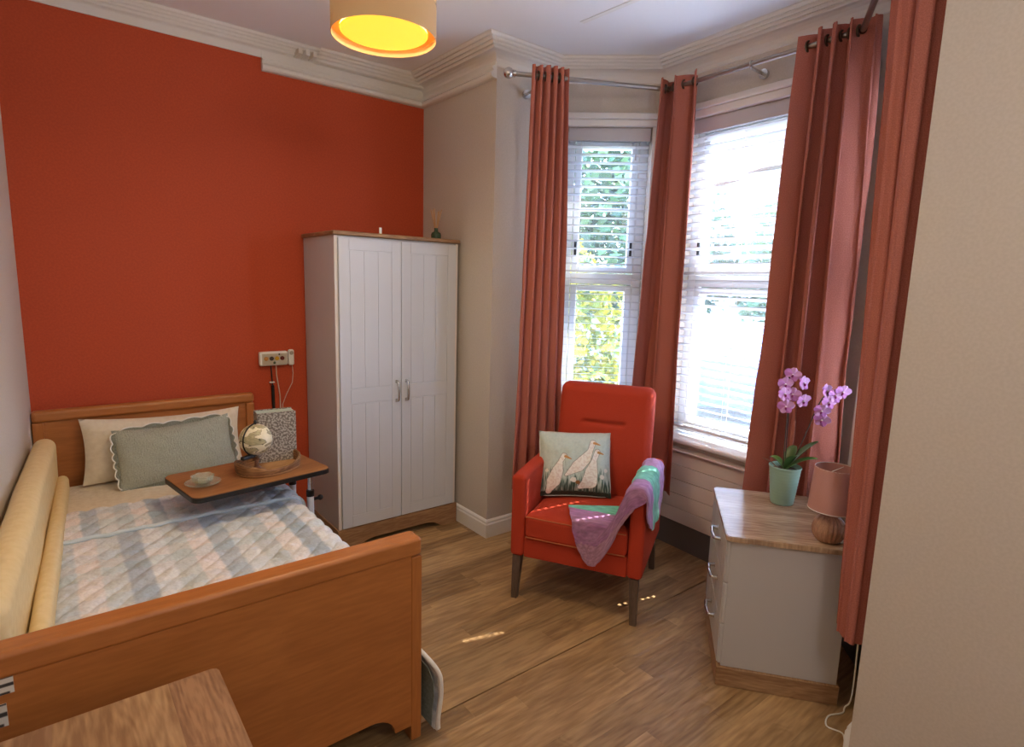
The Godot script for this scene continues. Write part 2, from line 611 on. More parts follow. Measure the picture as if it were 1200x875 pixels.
func bay() -> void:
	var names := ["left", "center", "right"]
	var spans := [[0.105, 0.615], [0.16, 1.10], [0.09, 0.56]]
	var tilts := [-0.12, -0.34, -0.30]
	for k in 3:
		var a := walls[4 + k]
		var b := walls[5 + k]
		var xf := frame(a, b)
		var ln := a.distance_to(b)
		var s0: float = spans[k][0]
		var s1: float = spans[k][1]
		var w := MB.new()
		var th := 0.24
		w.box(Vector3(s0 / 2, CEIL / 2, -th / 2), Vector3(s0, CEIL, th))
		w.box(Vector3((s1 + ln) / 2, CEIL / 2, -th / 2), Vector3(ln - s1, CEIL, th))
		w.box(Vector3((s0 + s1) / 2, (HEAD + CEIL) / 2, -th / 2), Vector3(s1 - s0, CEIL - HEAD, th))
		w.box(Vector3((s0 + s1) / 2, (SILL - 0.03) / 2, -th / 2), Vector3(s1 - s0, SILL - 0.03, th))
		if k == 1:   # the wedges behind the two corners of the bay
			var na := Vector3(-0.677, 0, 0.736)
			w.prism(PackedVector2Array([Vector2(0, 0), Vector2(0, -th), Vector2(-0.17, -0.17)]), 0, CEIL, "y")
			w.prism(PackedVector2Array([Vector2(ln, 0), Vector2(ln + 0.17, -0.17), Vector2(ln, -th)]), 0, CEIL, "y")
		var wo := struct("wall_bay_" + names[k], w, M.paint, ["beige wall of the bay behind the armchair", "beige wall of the bay with the wide window", "beige wall of the bay by the near curtain"][k], xf)
		# boarding below the sill
		for r in 5:
			var yb := 0.575 - 0.09 * r
			obj("board", MB.new().rbox(Vector3(ln / 2, yb, 0.02), Vector3(ln - 0.03, 0.0875, 0.038), 0.003), M.board, wo)
		obj("ledge", MB.new().rbox(Vector3(ln / 2, 0.626, 0.032), Vector3(ln - 0.03, 0.012, 0.07), 0.004), M.board, wo)
		obj("plinth", MB.new().box(Vector3(ln / 2, 0.084, 0.014), Vector3(ln - 0.04, 0.165, 0.026)), M.grey_plinth, wo)
		window(k, s0, s1, xf)
		blind(k, s0, s1, xf, tilts[k])

func window(k: int, s0: float, s1: float, xf: Transform3D) -> void:
	var o := Node3D.new()
	o.name = "window_%d" % (k + 1)
	o.transform = xf
	add_child(o)
	o.set_meta("kind", "structure")
	o.set_meta("label", ["narrow white window behind the orange armchair", "wide white window in the middle of the bay", "white window behind the near curtain"][k])
	o.set_meta("category", "window")
	var m := (s0 + s1) / 2
	var w := s1 - s0
	var y0 := SILL
	var y1 := HEAD
	var zc := -0.16
	# architrave
	obj("architrave", MB.new().rbox(Vector3(m, y1 + 0.02, 0.008), Vector3(w + 0.12, 0.04, 0.03), 0.006).rbox(Vector3(m, y1 + 0.058, 0.016), Vector3(w + 0.14, 0.036, 0.045), 0.008), M.white, o)
	for s in [s0 - 0.022, s1 + 0.022]:
		obj("architrave", MB.new().rbox(Vector3(s, (y0 + y1) / 2, 0.006), Vector3(0.044, y1 - y0, 0.022), 0.005), M.white, o)
	obj("window_sill", MB.new().rbox(Vector3(m, y0 - 0.015, -0.035), Vector3(w + 0.10, 0.03, 0.20), 0.014, 1, null, 2), M.gloss_white, o)
	# frame of the two lights and the rail between
	var fr := 0.055
	var rail := 1.64
	obj("frame", MB.new().rbox(Vector3(s0 + fr / 2, (y0 + y1) / 2, zc), Vector3(fr, y1 - y0, 0.07), 0.006).rbox(Vector3(s1 - fr / 2, (y0 + y1) / 2, zc), Vector3(fr, y1 - y0, 0.07), 0.006).rbox(Vector3(m, y1 - fr / 2, zc), Vector3(w - 2 * fr, fr, 0.07), 0.006).rbox(Vector3(m, y0 + fr / 2, zc), Vector3(w - 2 * fr, fr, 0.07), 0.006).rbox(Vector3(m, rail, zc), Vector3(w - 2 * fr, 0.07, 0.07), 0.006), M.upvc, o)
	for part in [[y0 + fr, rail - 0.035], [rail + 0.035, y1 - fr]]:
		var lo: float = part[0]
		var hi: float = part[1]
		var st := 0.042
		var a := s0 + fr + 0.003
		var b := s1 - fr - 0.003
		var sash := obj("sash", MB.new().rbox(Vector3(a + st / 2, (lo + hi) / 2, zc + 0.012), Vector3(st, hi - lo - 0.006, 0.06), 0.008).rbox(Vector3(b - st / 2, (lo + hi) / 2, zc + 0.012), Vector3(st, hi - lo - 0.006, 0.06), 0.008).rbox(Vector3((a + b) / 2, hi - st / 2 - 0.003, zc + 0.012), Vector3(b - a - 2 * st, st, 0.06), 0.008).rbox(Vector3((a + b) / 2, lo + st / 2 + 0.003, zc + 0.012), Vector3(b - a - 2 * st, st, 0.06), 0.008), M.upvc, o)
		obj("pane", MB.new().box(Vector3((a + b) / 2, (lo + hi) / 2, zc), Vector3(b - a - 2 * st, hi - lo - 2 * st, 0.004)), M.glass, sash)
		if lo > rail:
			if k == 0:
				obj("glazing_bar", MB.new().rbox(Vector3((a + b) / 2, 2.08, zc), Vector3(b - a - 2 * st, 0.018, 0.03), 0.004), M.upvc, sash)
			for s in [a + st / 2, b - st / 2]:
				var hd := obj("handle", MB.new().rbox(Vector3(s, lo + 0.16, zc + 0.058), Vector3(0.016, 0.10, 0.016), 0.006), M.dark, sash)
				hd.set_meta("label", "dark window handle")

func blind(k: int, s0: float, s1: float, xf: Transform3D, tilt: float) -> void:
	var lbl: String = ["white venetian blind on the narrow window behind the armchair", "wide white venetian blind on the middle bay window", "white venetian blind behind the near curtain"][k]
	var o := thing("venetian_blind", lbl, "blind", xf, "venetian blinds in the bay")
	var m := (s0 + s1) / 2
	var w := s1 - s0 - 0.012
	var zc := -0.055
	obj("valance", MB.new().rbox(Vector3(m, HEAD - 0.041, -0.012), Vector3(w, 0.078, 0.012), 0.004).rbox(Vector3(s0 + 0.012, HEAD - 0.041, -0.05), Vector3(0.01, 0.078, 0.07), 0.003).rbox(Vector3(s1 - 0.012, HEAD - 0.041, -0.05), Vector3(0.01, 0.078, 0.07), 0.003), M.valance, o)
	obj("headrail", MB.new().box(Vector3(m, HEAD - 0.03, zc), Vector3(w - 0.03, 0.045, 0.045)), M.upvc, o)
	var cords: Array[float] = [-w * 0.36, w * 0.36]
	if k == 1: cords = [-0.10, 0.155, 0.41, -0.36]
	cords.sort()
	# one slat with the holes that the cords run through
	var sl := MB.new()
	var dp := 0.05
	var tk := 0.0026
	var hz := 0.008
	var hx := 0.012
	sl.box(Vector3(0, 0, (dp / 2 + hz / 2) / 2), Vector3(w, tk, dp / 2 - hz / 2))
	sl.box(Vector3(0, 0, -(dp / 2 + hz / 2) / 2), Vector3(w, tk, dp / 2 - hz / 2))
	var x := -w / 2
	for c in ([] if k == 2 else cords):
		sl.box(Vector3((x + c - hx / 2) / 2, 0, 0), Vector3(c - hx / 2 - x, tk, hz))
		x = c + hx / 2
	sl.box(Vector3((x + w / 2) / 2, 0, 0), Vector3(w / 2 - x, tk, hz))
	var slm := sl.mesh()
	var pitch := 0.0475
	var y := HEAD - 0.105
	var low := SILL + 0.05
	while y > low:
		obj("slat", slm, M.slat, o, Transform3D(Basis(Vector3.RIGHT, tilt), Vector3(m, y, zc)))
		y -= pitch
	var bot := y + pitch - 0.03
	obj("bottom_rail", MB.new().rbox(Vector3(m, bot, zc), Vector3(w, 0.014, 0.05), 0.004), M.slat, o)
	for c in cords:
		for dz in [-0.026, 0.026]:
			obj("ladder_cord", MB.new().tube([Vector3(m + c + 0.012, bot, zc + dz), Vector3(m + c + 0.012, HEAD - 0.05, zc + dz)], 0.0009, 5), M.trim_white, o)
	obj("tilt_cord", MB.new().tube([Vector3(s1 - 0.09, HEAD - 0.08, -0.018), Vector3(s1 - 0.09, HEAD - 0.16, -0.012)], 0.0011, 5).lathe([Vector2(0.001, -0.03), Vector2(0.006, -0.028), Vector2(0.004, 0.0), Vector2(0.001, 0.004)], 10, Vector3(s1 - 0.09, HEAD - 0.16, -0.012)), M.valance, o)

func leaf_mesh(s: float) -> ArrayMesh:
	var mb := MB.new()
	mb.quad(Vector3(0, 0, 0), Vector3(s * 0.32, s * 0.08, s * 0.5), Vector3(0, 0.0, s), Vector3(-s * 0.32, s * 0.08, s * 0.5))
	return mb.mesh()

# a crown of leaves filling ellipsoids; blobs = [centre, radii]
func foliage(parent: Node3D, blobs: Array, count: int, size: float, tones: Array, sd: int) -> void:
	var rng := RandomNumberGenerator.new()
	rng.seed = sd
	var mm := MultiMesh.new()
	mm.transform_format = MultiMesh.TRANSFORM_3D
	mm.use_colors = true
	mm.mesh = leaf_mesh(size)
	mm.instance_count = count
	for i in count:
		var b: Array = blobs[rng.randi() % blobs.size()]
		var d := Vector3(rng.randfn(), rng.randfn(), rng.randfn()).normalized() * pow(rng.randf(), 0.22)
		var r: Vector3 = b[1]
		var basis := Basis(Vector3(rng.randfn(), rng.randfn(), rng.randfn()).normalized(), rng.randf() * TAU).scaled(Vector3.ONE * rng.randf_range(0.7, 1.3))
		mm.set_instance_transform(i, Transform3D(basis, b[0] + d * r))
		mm.set_instance_color(i, tones[rng.randi() % tones.size()])
	var o := MultiMeshInstance3D.new()
	o.name = "foliage"
	o.multimesh = mm
	var m := plain(Color.WHITE, 0.6)
	m.vertex_color_use_as_albedo = true
	m.backlight_enabled = true
	m.backlight = Color(0.25, 0.3, 0.05)
	o.material_override = m
	o.set_meta("kind", "stuff")
	parent.add_child(o)

func tree(p: Vector3, h: float, spread: float, label: String, tones: Array, sd: int, count: int) -> void:
	var o := thing("garden_tree", label, "tree", at(p), "trees outside the bay window")
	obj("trunk", MB.new().tube([Vector3.ZERO, Vector3(0.05, h * 0.3, 0.03), Vector3(-0.03, h * 0.7, 0)], [0.16, 0.12, 0.05], 8), M.bark, o)
	foliage(o, [[Vector3(0, h * 0.72, 0), Vector3(spread, h * 0.3, spread)], [Vector3(spread * 0.5, h * 0.5, 0.3), Vector3(spread * 0.7, h * 0.26, spread * 0.7)], [Vector3(-spread * 0.5, h * 0.48, -0.3), Vector3(spread * 0.7, h * 0.26, spread * 0.7)]], count, 0.24, tones, sd)

func outside() -> void:
	M.bark = tri(noise_tex(70, 0.1, col(70, 56, 44), col(96, 80, 64)), 2.0, 0.9)
	var ground := MB.new().prism(PackedVector2Array([Vector2(2.2, -30), Vector2(40, -30), Vector2(40, 30), Vector2(2.2, 30)]), -0.75, -0.45, "y")
	var go := struct("ground", ground, tri(noise_tex(71, 0.05, col(128, 124, 116), col(152, 148, 140)), 0.5, 0.9, null, 0.5, true), "pale paved ground outside the bay")
	go.set_meta("category", "ground")
	# hedge seen through the narrow window
	var hedge := thing("garden_hedge", "bright yellow green hedge outside the narrow window", "hedge", at(Vector3(4.55, -0.45, -4.25), -0.78))
	obj("stem", MB.new().tube([Vector3(0, 0, 0), Vector3(0.02, 0.9, 0)], [0.05, 0.03], 8), M.bark, hedge)
	foliage(hedge, [[Vector3(-0.55, 1.5, 0), Vector3(0.8, 1.05, 0.5)], [Vector3(0.15, 1.2, 0), Vector3(0.8, 1.05, 0.5)], [Vector3(-0.2, 0.6, 0.1), Vector3(1.0, 0.7, 0.5)]], 5200, 0.11, [Color(0.40, 0.37, 0.02), Color(0.46, 0.41, 0.03), Color(0.27, 0.29, 0.02), Color(0.14, 0.19, 0.03)], 81)
	tree(Vector3(8.0, -0.45, -9.2), 6.6, 2.3, "dark green leafy tree above the hedge outside the narrow window", [Color(0.05, 0.12, 0.04), Color(0.09, 0.19, 0.06), Color(0.03, 0.07, 0.03), Color(0.16, 0.26, 0.10)], 82, 7000)
	tree(Vector3(12.5, -0.45, -10.2), 5.0, 2.2, "mid green tree beyond the parked blue car", [Color(0.05, 0.12, 0.04), Color(0.09, 0.18, 0.06), Color(0.05, 0.09, 0.04)], 83, 4000)
	tree(Vector3(14.2, -0.45, -6.2), 4.4, 2.0, "low green tree seen through the right half of the wide blind", [Color(0.06, 0.13, 0.05), Color(0.10, 0.20, 0.07)], 84, 4000)
	# white house over the road
	var h := thing("white_house", "pale rendered house across the road seen through the wide blind", "house", at(Vector3(20, -0.45, -11.5), 1.05))
	obj("wall", MB.new().box(Vector3(0, 2.6, 0), Vector3(11, 5.2, 5)), plain(col(206, 198, 188), 0.9), h)
	obj("roof", MB.new().prism(PackedVector2Array([Vector2(-2.9, 5.2), Vector2(2.9, 5.2), Vector2(0, 7.6)]), -5.8, 5.8, "x"), plain(col(120, 78, 62), 0.9), h)
	for i in 4:
		for j in 2:
			var wn := obj("window", MB.new().rbox(Vector3(-4.0 + 2.6 * i, 1.5 + 2.4 * j, 2.53), Vector3(1.3, 1.3, 0.1), 0.02), M.upvc, h)
			obj("pane", MB.new().box(Vector3(-4.0 + 2.6 * i, 1.5 + 2.4 * j, 2.585), Vector3(1.1, 1.1, 0.02)), plain(col(60, 70, 80), 0.1), wn)
	# brick pier and wall by the drive
	var brick := [plain(col(158, 88, 64), 0.9), plain(col(140, 74, 54), 0.9), plain(col(172, 104, 78), 0.9)]
	var pier := thing("brick_pier", "red brick gate pier seen through the wide blind", "pier", at(Vector3(6.9, -0.45, -5.3), 0.4))
	obj("mortar", MB.new().box(Vector3(0, 0.78, 0), Vector3(0.41, 1.56, 0.41)), plain(col(176, 168, 156), 0.95), pier)
	var bm := MB.new().rbox(Vector3.ZERO, Vector3(0.205, 0.063, 0.10), 0.004).mesh()
	for r in 21:
		for side in 4:
			for c in 2:
				var off := 0.107 if c else -0.107
				if r % 2: off *= 0.98
				obj("brick", bm, brick[(r * 7 + side * 3 + c * 5) % 3], pier, Transform3D(Basis(Vector3.UP, side * PI / 2), Basis(Vector3.UP, side * PI / 2) * Vector3(off, 0.04 + 0.0745 * r, 0.165)))
	obj("cap", MB.new().rbox(Vector3(0, 1.6, 0), Vector3(0.52, 0.08, 0.52), 0.02), plain(col(186, 180, 170), 0.9), pier)
	# parked car
	var car := thing("car", "blue car parked outside the wide window", "car", at(Vector3(9.4, -0.45, -5.7), 0.55))
	var blue := plain(col(52, 96, 168), 0.25)
	blue.clearcoat_enabled = true
	var side := PackedVector2Array([Vector2(-2.05, 0.32), Vector2(2.0, 0.32), Vector2(2.08, 0.6), Vector2(1.95, 0.86), Vector2(1.1, 0.98), Vector2(-1.95, 1.0), Vector2(-2.1, 0.7)])
	obj("body", MB.new().prism(side, -0.85, 0.85), blue, car)
	obj("roof", MB.new().prism(PackedVector2Array([Vector2(-1.85, 0.98), Vector2(1.05, 0.97), Vector2(0.25, 1.48), Vector2(-1.35, 1.5)]), -0.76, 0.76), blue, car)
	for s in [-1, 1]:
		obj("side_window", MB.new().prism(PackedVector2Array([Vector2(-1.6, 1.02), Vector2(0.85, 1.01), Vector2(0.2, 1.42), Vector2(-1.28, 1.43)]), s * 0.762 - 0.004, s * 0.762 + 0.004), plain(col(30, 36, 42), 0.1), car)
		for wx in [-1.3, 1.3]:
			obj("wheel", MB.new().lathe([Vector2(0.01, -0.1), Vector2(0.3, -0.1), Vector2(0.33, -0.06), Vector2(0.33, 0.06), Vector2(0.3, 0.1), Vector2(0.01, 0.1)], 20), M.dark, car, Transform3D(Basis(Vector3.RIGHT, PI / 2), Vector3(wx, 0.33, s * 0.8)))

# ------------------------------------------------------------------ furniture
func handle_mesh(l: float) -> ArrayMesh:   # a bar handle along y, standing off along z
	var p: Array = []
	var h := l / 2
	for q in [Vector3(0, -h, 0), Vector3(0, -h, 0.018), Vector3(0, -h + 0.006, 0.026), Vector3(0, 0, 0.030), Vector3(0, h - 0.006, 0.026), Vector3(0, h, 0.018), Vector3(0, h, 0)]:
		p.append(q)
	return MB.new().tube(p, [0.008, 0.0075, 0.0075, 0.0075, 0.0075, 0.0075, 0.008], 8).rbox(Vector3(0, -h, 0.001), Vector3(0.016, 0.018, 0.004), 0.001).rbox(Vector3(0, h, 0.001), Vector3(0.016, 0.018, 0.004), 0.001).mesh()

func wardrobe() -> void:
	# local x across the front from the left, y up, z towards the room; back on the orange wall
	var w := 0.80
	var d := 0.47
	var ht := 1.85
	var o := thing("wardrobe", "tall light grey two-door wardrobe with oak top in the corner", "wardrobe", at(Vector3(1.245, 0, -3.62)))
	var pl := 0.135
	obj("carcass", MB.new().box(Vector3(0.009, (ht + pl) / 2 - 0.012, d / 2), Vector3(0.018, ht - pl - 0.02, d)).box(Vector3(w - 0.009, (ht + pl) / 2 - 0.012, d / 2), Vector3(0.018, ht - pl - 0.02, d)).box(Vector3(w / 2, (ht + pl) / 2 - 0.012, 0.008), Vector3(w - 0.036, ht - pl - 0.02, 0.012)).box(Vector3(w / 2, pl + 0.01, d / 2), Vector3(w - 0.036, 0.018, d)).box(Vector3(w / 2, ht - 0.03, d / 2), Vector3(w - 0.036, 0.016, d)), M.cream_grey, o)
	for sx in [0.009, w - 0.009]:
		obj("edge_strip", MB.new().rbox(Vector3(sx, (ht + pl) / 2 - 0.012, d + 0.004), Vector3(0.018, ht - pl - 0.022, 0.008), 0.001), plain(col(226, 220, 216), 0.5), o)
	obj("wardrobe_top", MB.new().rbox(Vector3(w / 2, ht - 0.009, d / 2 + 0.006), Vector3(w + 0.024, 0.024, d + 0.03), 0.008), M.oak, o)
	# plinth: front board with a shaped foot at each end
	var pf := PackedVector2Array([Vector2(-0.008, 0), Vector2(0.10, 0), Vector2(0.125, 0.012), Vector2(0.16, 0.035), Vector2(0.21, 0.046), Vector2(w - 0.21, 0.046), Vector2(w - 0.16, 0.035), Vector2(w - 0.125, 0.012), Vector2(w - 0.10, 0), Vector2(w + 0.008, 0), Vector2(w + 0.008, pl), Vector2(-0.008, pl)])
	var pn := obj("plinth", MB.new().prism(pf, d - 0.006, d + 0.018).box(Vector3(0.004, pl / 2, d / 2 - 0.004), Vector3(0.022, pl, d - 0.012)).box(Vector3(w - 0.004, pl / 2, d / 2 - 0.004), Vector3(0.022, pl, d - 0.012)), M.oak, o)
	pn.set_meta("label", "oak plinth with shaped feet")
	var dw := w / 2 - 0.022
	for s in 2:
		var x0 := 0.02 if s == 0 else w / 2 + 0.002
		var y0 := pl + 0.006
		var y1 := ht - 0.034
		var dh := y1 - y0
		var zf := d + 0.002
		var door := obj("door", MB.new().rbox(Vector3(x0 + dw / 2, (y0 + y1) / 2, zf + 0.007), Vector3(dw, dh, 0.014), 0.002).rbox(Vector3(x0 + 0.03, (y0 + y1) / 2, zf + 0.0155), Vector3(0.06, dh, 0.005), 0.002).rbox(Vector3(x0 + dw - 0.03, (y0 + y1) / 2, zf + 0.0155), Vector3(0.06, dh, 0.005), 0.002).rbox(Vector3(x0 + dw / 2, y0 + 0.035, zf + 0.0155), Vector3(dw - 0.12, 0.07, 0.005), 0.002).rbox(Vector3(x0 + dw / 2, y1 - 0.032, zf + 0.0155), Vector3(dw - 0.12, 0.064, 0.005), 0.002).rbox(Vector3(x0 + dw / 2, y0 + dh * 0.47, zf + 0.0155), Vector3(dw - 0.12, 0.085, 0.005), 0.002), M.door_grey, o)
		var bw := (dw - 0.12 - 0.004) / 3
		for part in [[y0 + 0.072, y0 + dh * 0.47 - 0.0445], [y0 + dh * 0.47 + 0.0445, y1 - 0.066]]:
			for b in 3:
				obj("board", MB.new().rbox(Vector3(x0 + 0.062 + bw * (b + 0.5), (part[0] + part[1]) / 2, zf + 0.0152), Vector3(bw - 0.004, part[1] - part[0] - 0.003, 0.004), 0.0018), M.door_grey, door)
		var hd := obj("handle", handle_mesh(0.115), M.chrome, door, at(Vector3(w / 2 + (-0.032 if s == 0 else 0.032), y0 + dh * 0.475, zf + 0.018)))
		hd.set_meta("label", "chrome handle")
	var br := obj("wall_bracket", MB.new().rbox(Vector3(0.285, ht + 0.0035 + 0.018, 0.455), Vector3(0.016, 0.036, 0.003), 0.001).rbox(Vector3(0.285, ht + 0.005, 0.435), Vector3(0.016, 0.003, 0.04), 0.001), M.gloss_white, o)
	br.set_meta("label", "small white bracket standing up")
	# reed diffuser on top
	var r := thing("reed_diffuser", "small green bottle with reeds on top of the wardrobe", "diffuser", at(Vector3(1.965, ht + 0.003, -3.275)))
	var gm := plain(col(58, 84, 62), 0.12)
	obj("bottle", MB.new().lathe([Vector2(0.001, 0), Vector2(0.026, 0.001), Vector2(0.031, 0.006), Vector2(0.032, 0.03), Vector2(0.028, 0.043), Vector2(0.013, 0.052), Vector2(0.011, 0.068), Vector2(0.014, 0.072), Vector2(0.009, 0.073), Vector2(0.008, 0.05)], 20), gm, r)
	var rng := RandomNumberGenerator.new()
	rng.seed = 9
	for k in 6:
		var a := TAU * k / 6 + 0.4
		obj("reed", MB.new().tube([Vector3(-cos(a) * 0.006, 0.012, -sin(a) * 0.006), Vector3(cos(a) * 0.034, 0.178 + rng.randf() * 0.012, sin(a) * 0.034)], 0.0028, 5), plain(col(206, 164, 120), 0.8), r)

func bed() -> void:
	var o := thing("bed", "beech wood bed frame with panelled headboard and footboard", "bed", at(Vector3(0, 0, 0)))
	# headboard
	var hb := obj("headboard", MB.new().rbox(Vector3(0.405, 0.56, -3.585), Vector3(0.97, 0.62, 0.028), 0.004), M.beech, o)
	obj("top_rail", MB.new().rbox(Vector3(0.405, 0.893, -3.578), Vector3(1.012, 0.058, 0.055), 0.018, 1, null, 2), M.beech, hb)
	for s in [-0.079, 0.888]:
		obj("post", MB.new().rbox(Vector3(s, 0.4325, -3.578), Vector3(0.046, 0.865, 0.045), 0.008), M.beech_up, hb)
	# footboard with a cut-out at the bottom
	var x0 := -0.222
	var x1 := 0.93
	var ol := PackedVector2Array([Vector2(x0 + 0.04, 0.06), Vector2(x0 + 0.06, 0.06)])
	for k in 7:
		var a := PI - k * PI / 12
		ol.append(Vector2(x0 + 0.16 + cos(a) * 0.09, 0.06 + sin(a) * 0.075))
	for k in 7:
		var a := PI / 2 - k * PI / 12
		ol.append(Vector2(x1 - 0.19 + cos(a) * 0.09, 0.06 + sin(a) * 0.075))
	ol.append_array([Vector2(x1 - 0.04, 0.06), Vector2(x1 - 0.04, 0.70), Vector2(x0 + 0.04, 0.70)])
	var fb := obj("footboard", MB.new().prism(ol, -1.652, -1.6245), M.beech, o)
	obj("top_rail", MB.new().rbox(Vector3((x0 + x1) / 2, 0.718, -1.66), Vector3(x1 - x0, 0.064, 0.08), 0.014, 1, null, 2), M.beech, fb)
	for s in [x0 + 0.02, x1 - 0.02]:
		obj("post", MB.new().rbox(Vector3(s, 0.3425, -1.65), Vector3(0.0405, 0.685, 0.056), 0.005), M.beech_up, fb)
	# sticker labels on the footboard
	for k in 2:
		var im := Image.create(64, 48, false, Image.FORMAT_RGB8)
		im.fill(Color(0.88, 0.87, 0.84))
		for r in 5:
			im.fill_rect(Rect2i(34 - 6 * (r % 2), 6 + r * 8, 24 - 4 * r, 3), Color(0.25, 0.24, 0.24))
		if k == 0: im.fill_rect(Rect2i(40, 4, 16, 7), Color(0.15, 0.15, 0.16))
		var m := plain(Color.WHITE, 0.5)
		m.albedo_texture = ImageTexture.create_from_image(im)
		var s := MB.new().rbox(Vector3(-0.153 - 0.016 * k, 0.672 - 0.07 * k, -1.6238), Vector3(0.062, 0.042 + 0.014 * k, 0.0012), 0.0004)
		var st := obj("sticker", s, m, fb)
		st.set_meta("label", "white printed sticker")
	# side rails and slatted deck
	for s in [-0.075, 0.885]:
		obj("side_rail", MB.new().rbox(Vector3(s, 0.34, -2.61), Vector3(0.024, 0.11, 1.90), 0.004), M.beech, o)
	for k in 10:
		obj("deck_slat", MB.new().rbox(Vector3(0.405, 0.372, -3.42 + k * 0.182), Vector3(0.935, 0.014, 0.08), 0.003), M.dark, o)
	for x in [0.03, 0.80]:
		for z in [-3.3, -1.85]:
			var lg := obj("leg", MB.new().rbox(Vector3(x, 0.23, z), Vector3(0.05, 0.28, 0.05), 0.004), M.dark, o)
			obj("castor", MB.new().lathe([Vector2(0.001, -0.016), Vector2(0.04, -0.016), Vector2(0.045, -0.01), Vector2(0.045, 0.01), Vector2(0.04, 0.016), Vector2(0.001, 0.016)], 18), M.black, lg, Transform3D(Basis(Vector3.FORWARD, PI / 2), Vector3(x, 0.045, z)))

func pillow_rows(w: float, h: float, th: float, side: float, sag := 0.0, nx := 26, ny := 18, seed_ := 1) -> Array:
	var f := FastNoiseLite.new()
	f.seed = seed_
	f.frequency = 3.2
	var rows: Array = []
	for i in ny + 1:
		var r := PackedVector3Array()
		for j in nx + 1:
			var u := -1.0 + 2.0 * j / nx
			var v := -1.0 + 2.0 * i / ny
			var k := pow(maxf(1 - pow(absf(u), 3.2), 0), 0.62) * pow(maxf(1 - pow(absf(v), 3.0), 0), 0.62)
			var pinch := 1.0 - 0.05 * (1 - v * v) * absf(u) - sag * 0.0
			var x := u * w / 2 * pinch
			var y := v * h / 2 * (1.0 - 0.06 * (1 - u * u) * signf(1)) 
			var z := side * th / 2 * k + side * f.get_noise_2d(u * 1.2 + seed_, v * 1.2) * 0.014 * k
			r.append(Vector3(x, y - sag * (1 - u * u) * maxf(v, 0), z))
		rows.append(r)
	return rows

func pillow(w: float, h: float, th: float, sag := 0.0, seed_ := 1) -> MB:
	var mb := MB.new()
	mb.grid(pillow_rows(w, h, th, 1, sag, 26, 18, seed_))
	mb.grid(pillow_rows(w, h, th, -1, sag, 26, 18, seed_), true)
	return mb

func bedding() -> void:
	var mat := thing("mattress", "mattress under a cream fitted sheet on the beech bed", "mattress", at(Vector3(0.396, 0.38, -2.62)))
	obj("sheet", MB.new().rbox(Vector3(0, 0.0815, 0), Vector3(0.912, 0.163, 1.84), 0.045, 6, func(p: Vector3) -> Vector3: return p + Vector3(0, 0.004 * sin(p.x * 17 + p.z * 5) * sin(p.z * 9) * clampf(p.y * 10, 0, 1), 0), 3), M.cream, mat)
	# bumper pads along the wall
	var b1 := thing("bed_bumper", "long cream foam bed bumper standing against the left wall", "bumper", Transform3D(Basis(Vector3.UP, -0.062), Vector3(-0.115, 0.548, -2.58)))
	obj("pad", MB.new().rbox(Vector3(0, 0.137, 0), Vector3(0.088, 0.274, 1.70), 0.042, 5, func(p: Vector3) -> Vector3: return p + Vector3(0.02 * (p.y - 0.14) + 0.004 * sin(p.z * 6), 0.006 * sin(p.z * 4.0), 0), 3), M.foam, b1)
	var b2 := thing("bed_bumper", "low cream foam bumper lying beside the tall one", "bumper", Transform3D(Basis(Vector3.UP, -0.055), Vector3(-0.048, 0.548, -2.56)))
	obj("pad", MB.new().rbox(Vector3(0, 0.045, 0), Vector3(0.05, 0.09, 1.66), 0.024, 4, func(p: Vector3) -> Vector3: return p + Vector3(0.004 * sin(p.z * 8), 0.005 * sin(p.z * 5.0), 0), 2), M.foam, b2)
	# pillows
	var p1 := thing("pillow", "cream white pillow leaning on the headboard", "pillow", Transform3D(Basis(Vector3.RIGHT, -0.30) * Basis(Vector3.FORWARD, 0.02), Vector3(0.445, 0.706, -3.48)))
	obj("pillowcase", pillow(0.74, 0.33, 0.13, 0.012, 3), M.cream, p1)
	var p2 := thing("pillow", "grey green linen pillow with scalloped white edge", "pillow", Transform3D(Basis(Vector3.RIGHT, -0.42) * Basis(Vector3.FORWARD, -0.05), Vector3(0.475, 0.696, -3.348)))
	obj("cover", pillow(0.535, 0.305, 0.11, 0.012, 5), M.sage, p2)
	# flat flange with a wavy rim and a white binding
	var inner := PackedVector3Array()
	var outer := PackedVector3Array()
	var n := 240
	for k in n + 1:
		var a := TAU * k / n
		var c := Vector2(cos(a), sin(a))
		var e := pow(pow(absf(c.x), 7.0) + pow(absf(c.y), 7.0), -1.0 / 7.0)
		var wob := 0.011 * absf(sin(a * 11.0 + 0.5 * sin(2 * a)))
		inner.append(Vector3(c.x * e * 0.225, c.y * e * 0.118 - 0.006, 0))
		var wv := 0.008 * sin(c.x * 9.0 + c.y * 4.0)
		outer.append(Vector3(c.x * e * (0.270 + wob), c.y * e * (0.154 + wob) - 0.006, wv))
	obj("flange", MB.new().grid([inner, outer], true, true).grid([inner, outer], false, true), M.sage, p2)
	obj("scalloped_edge", MB.new().tube(Array(outer), 0.0035, 6, false), M.trim_white, p2)
	quilt()

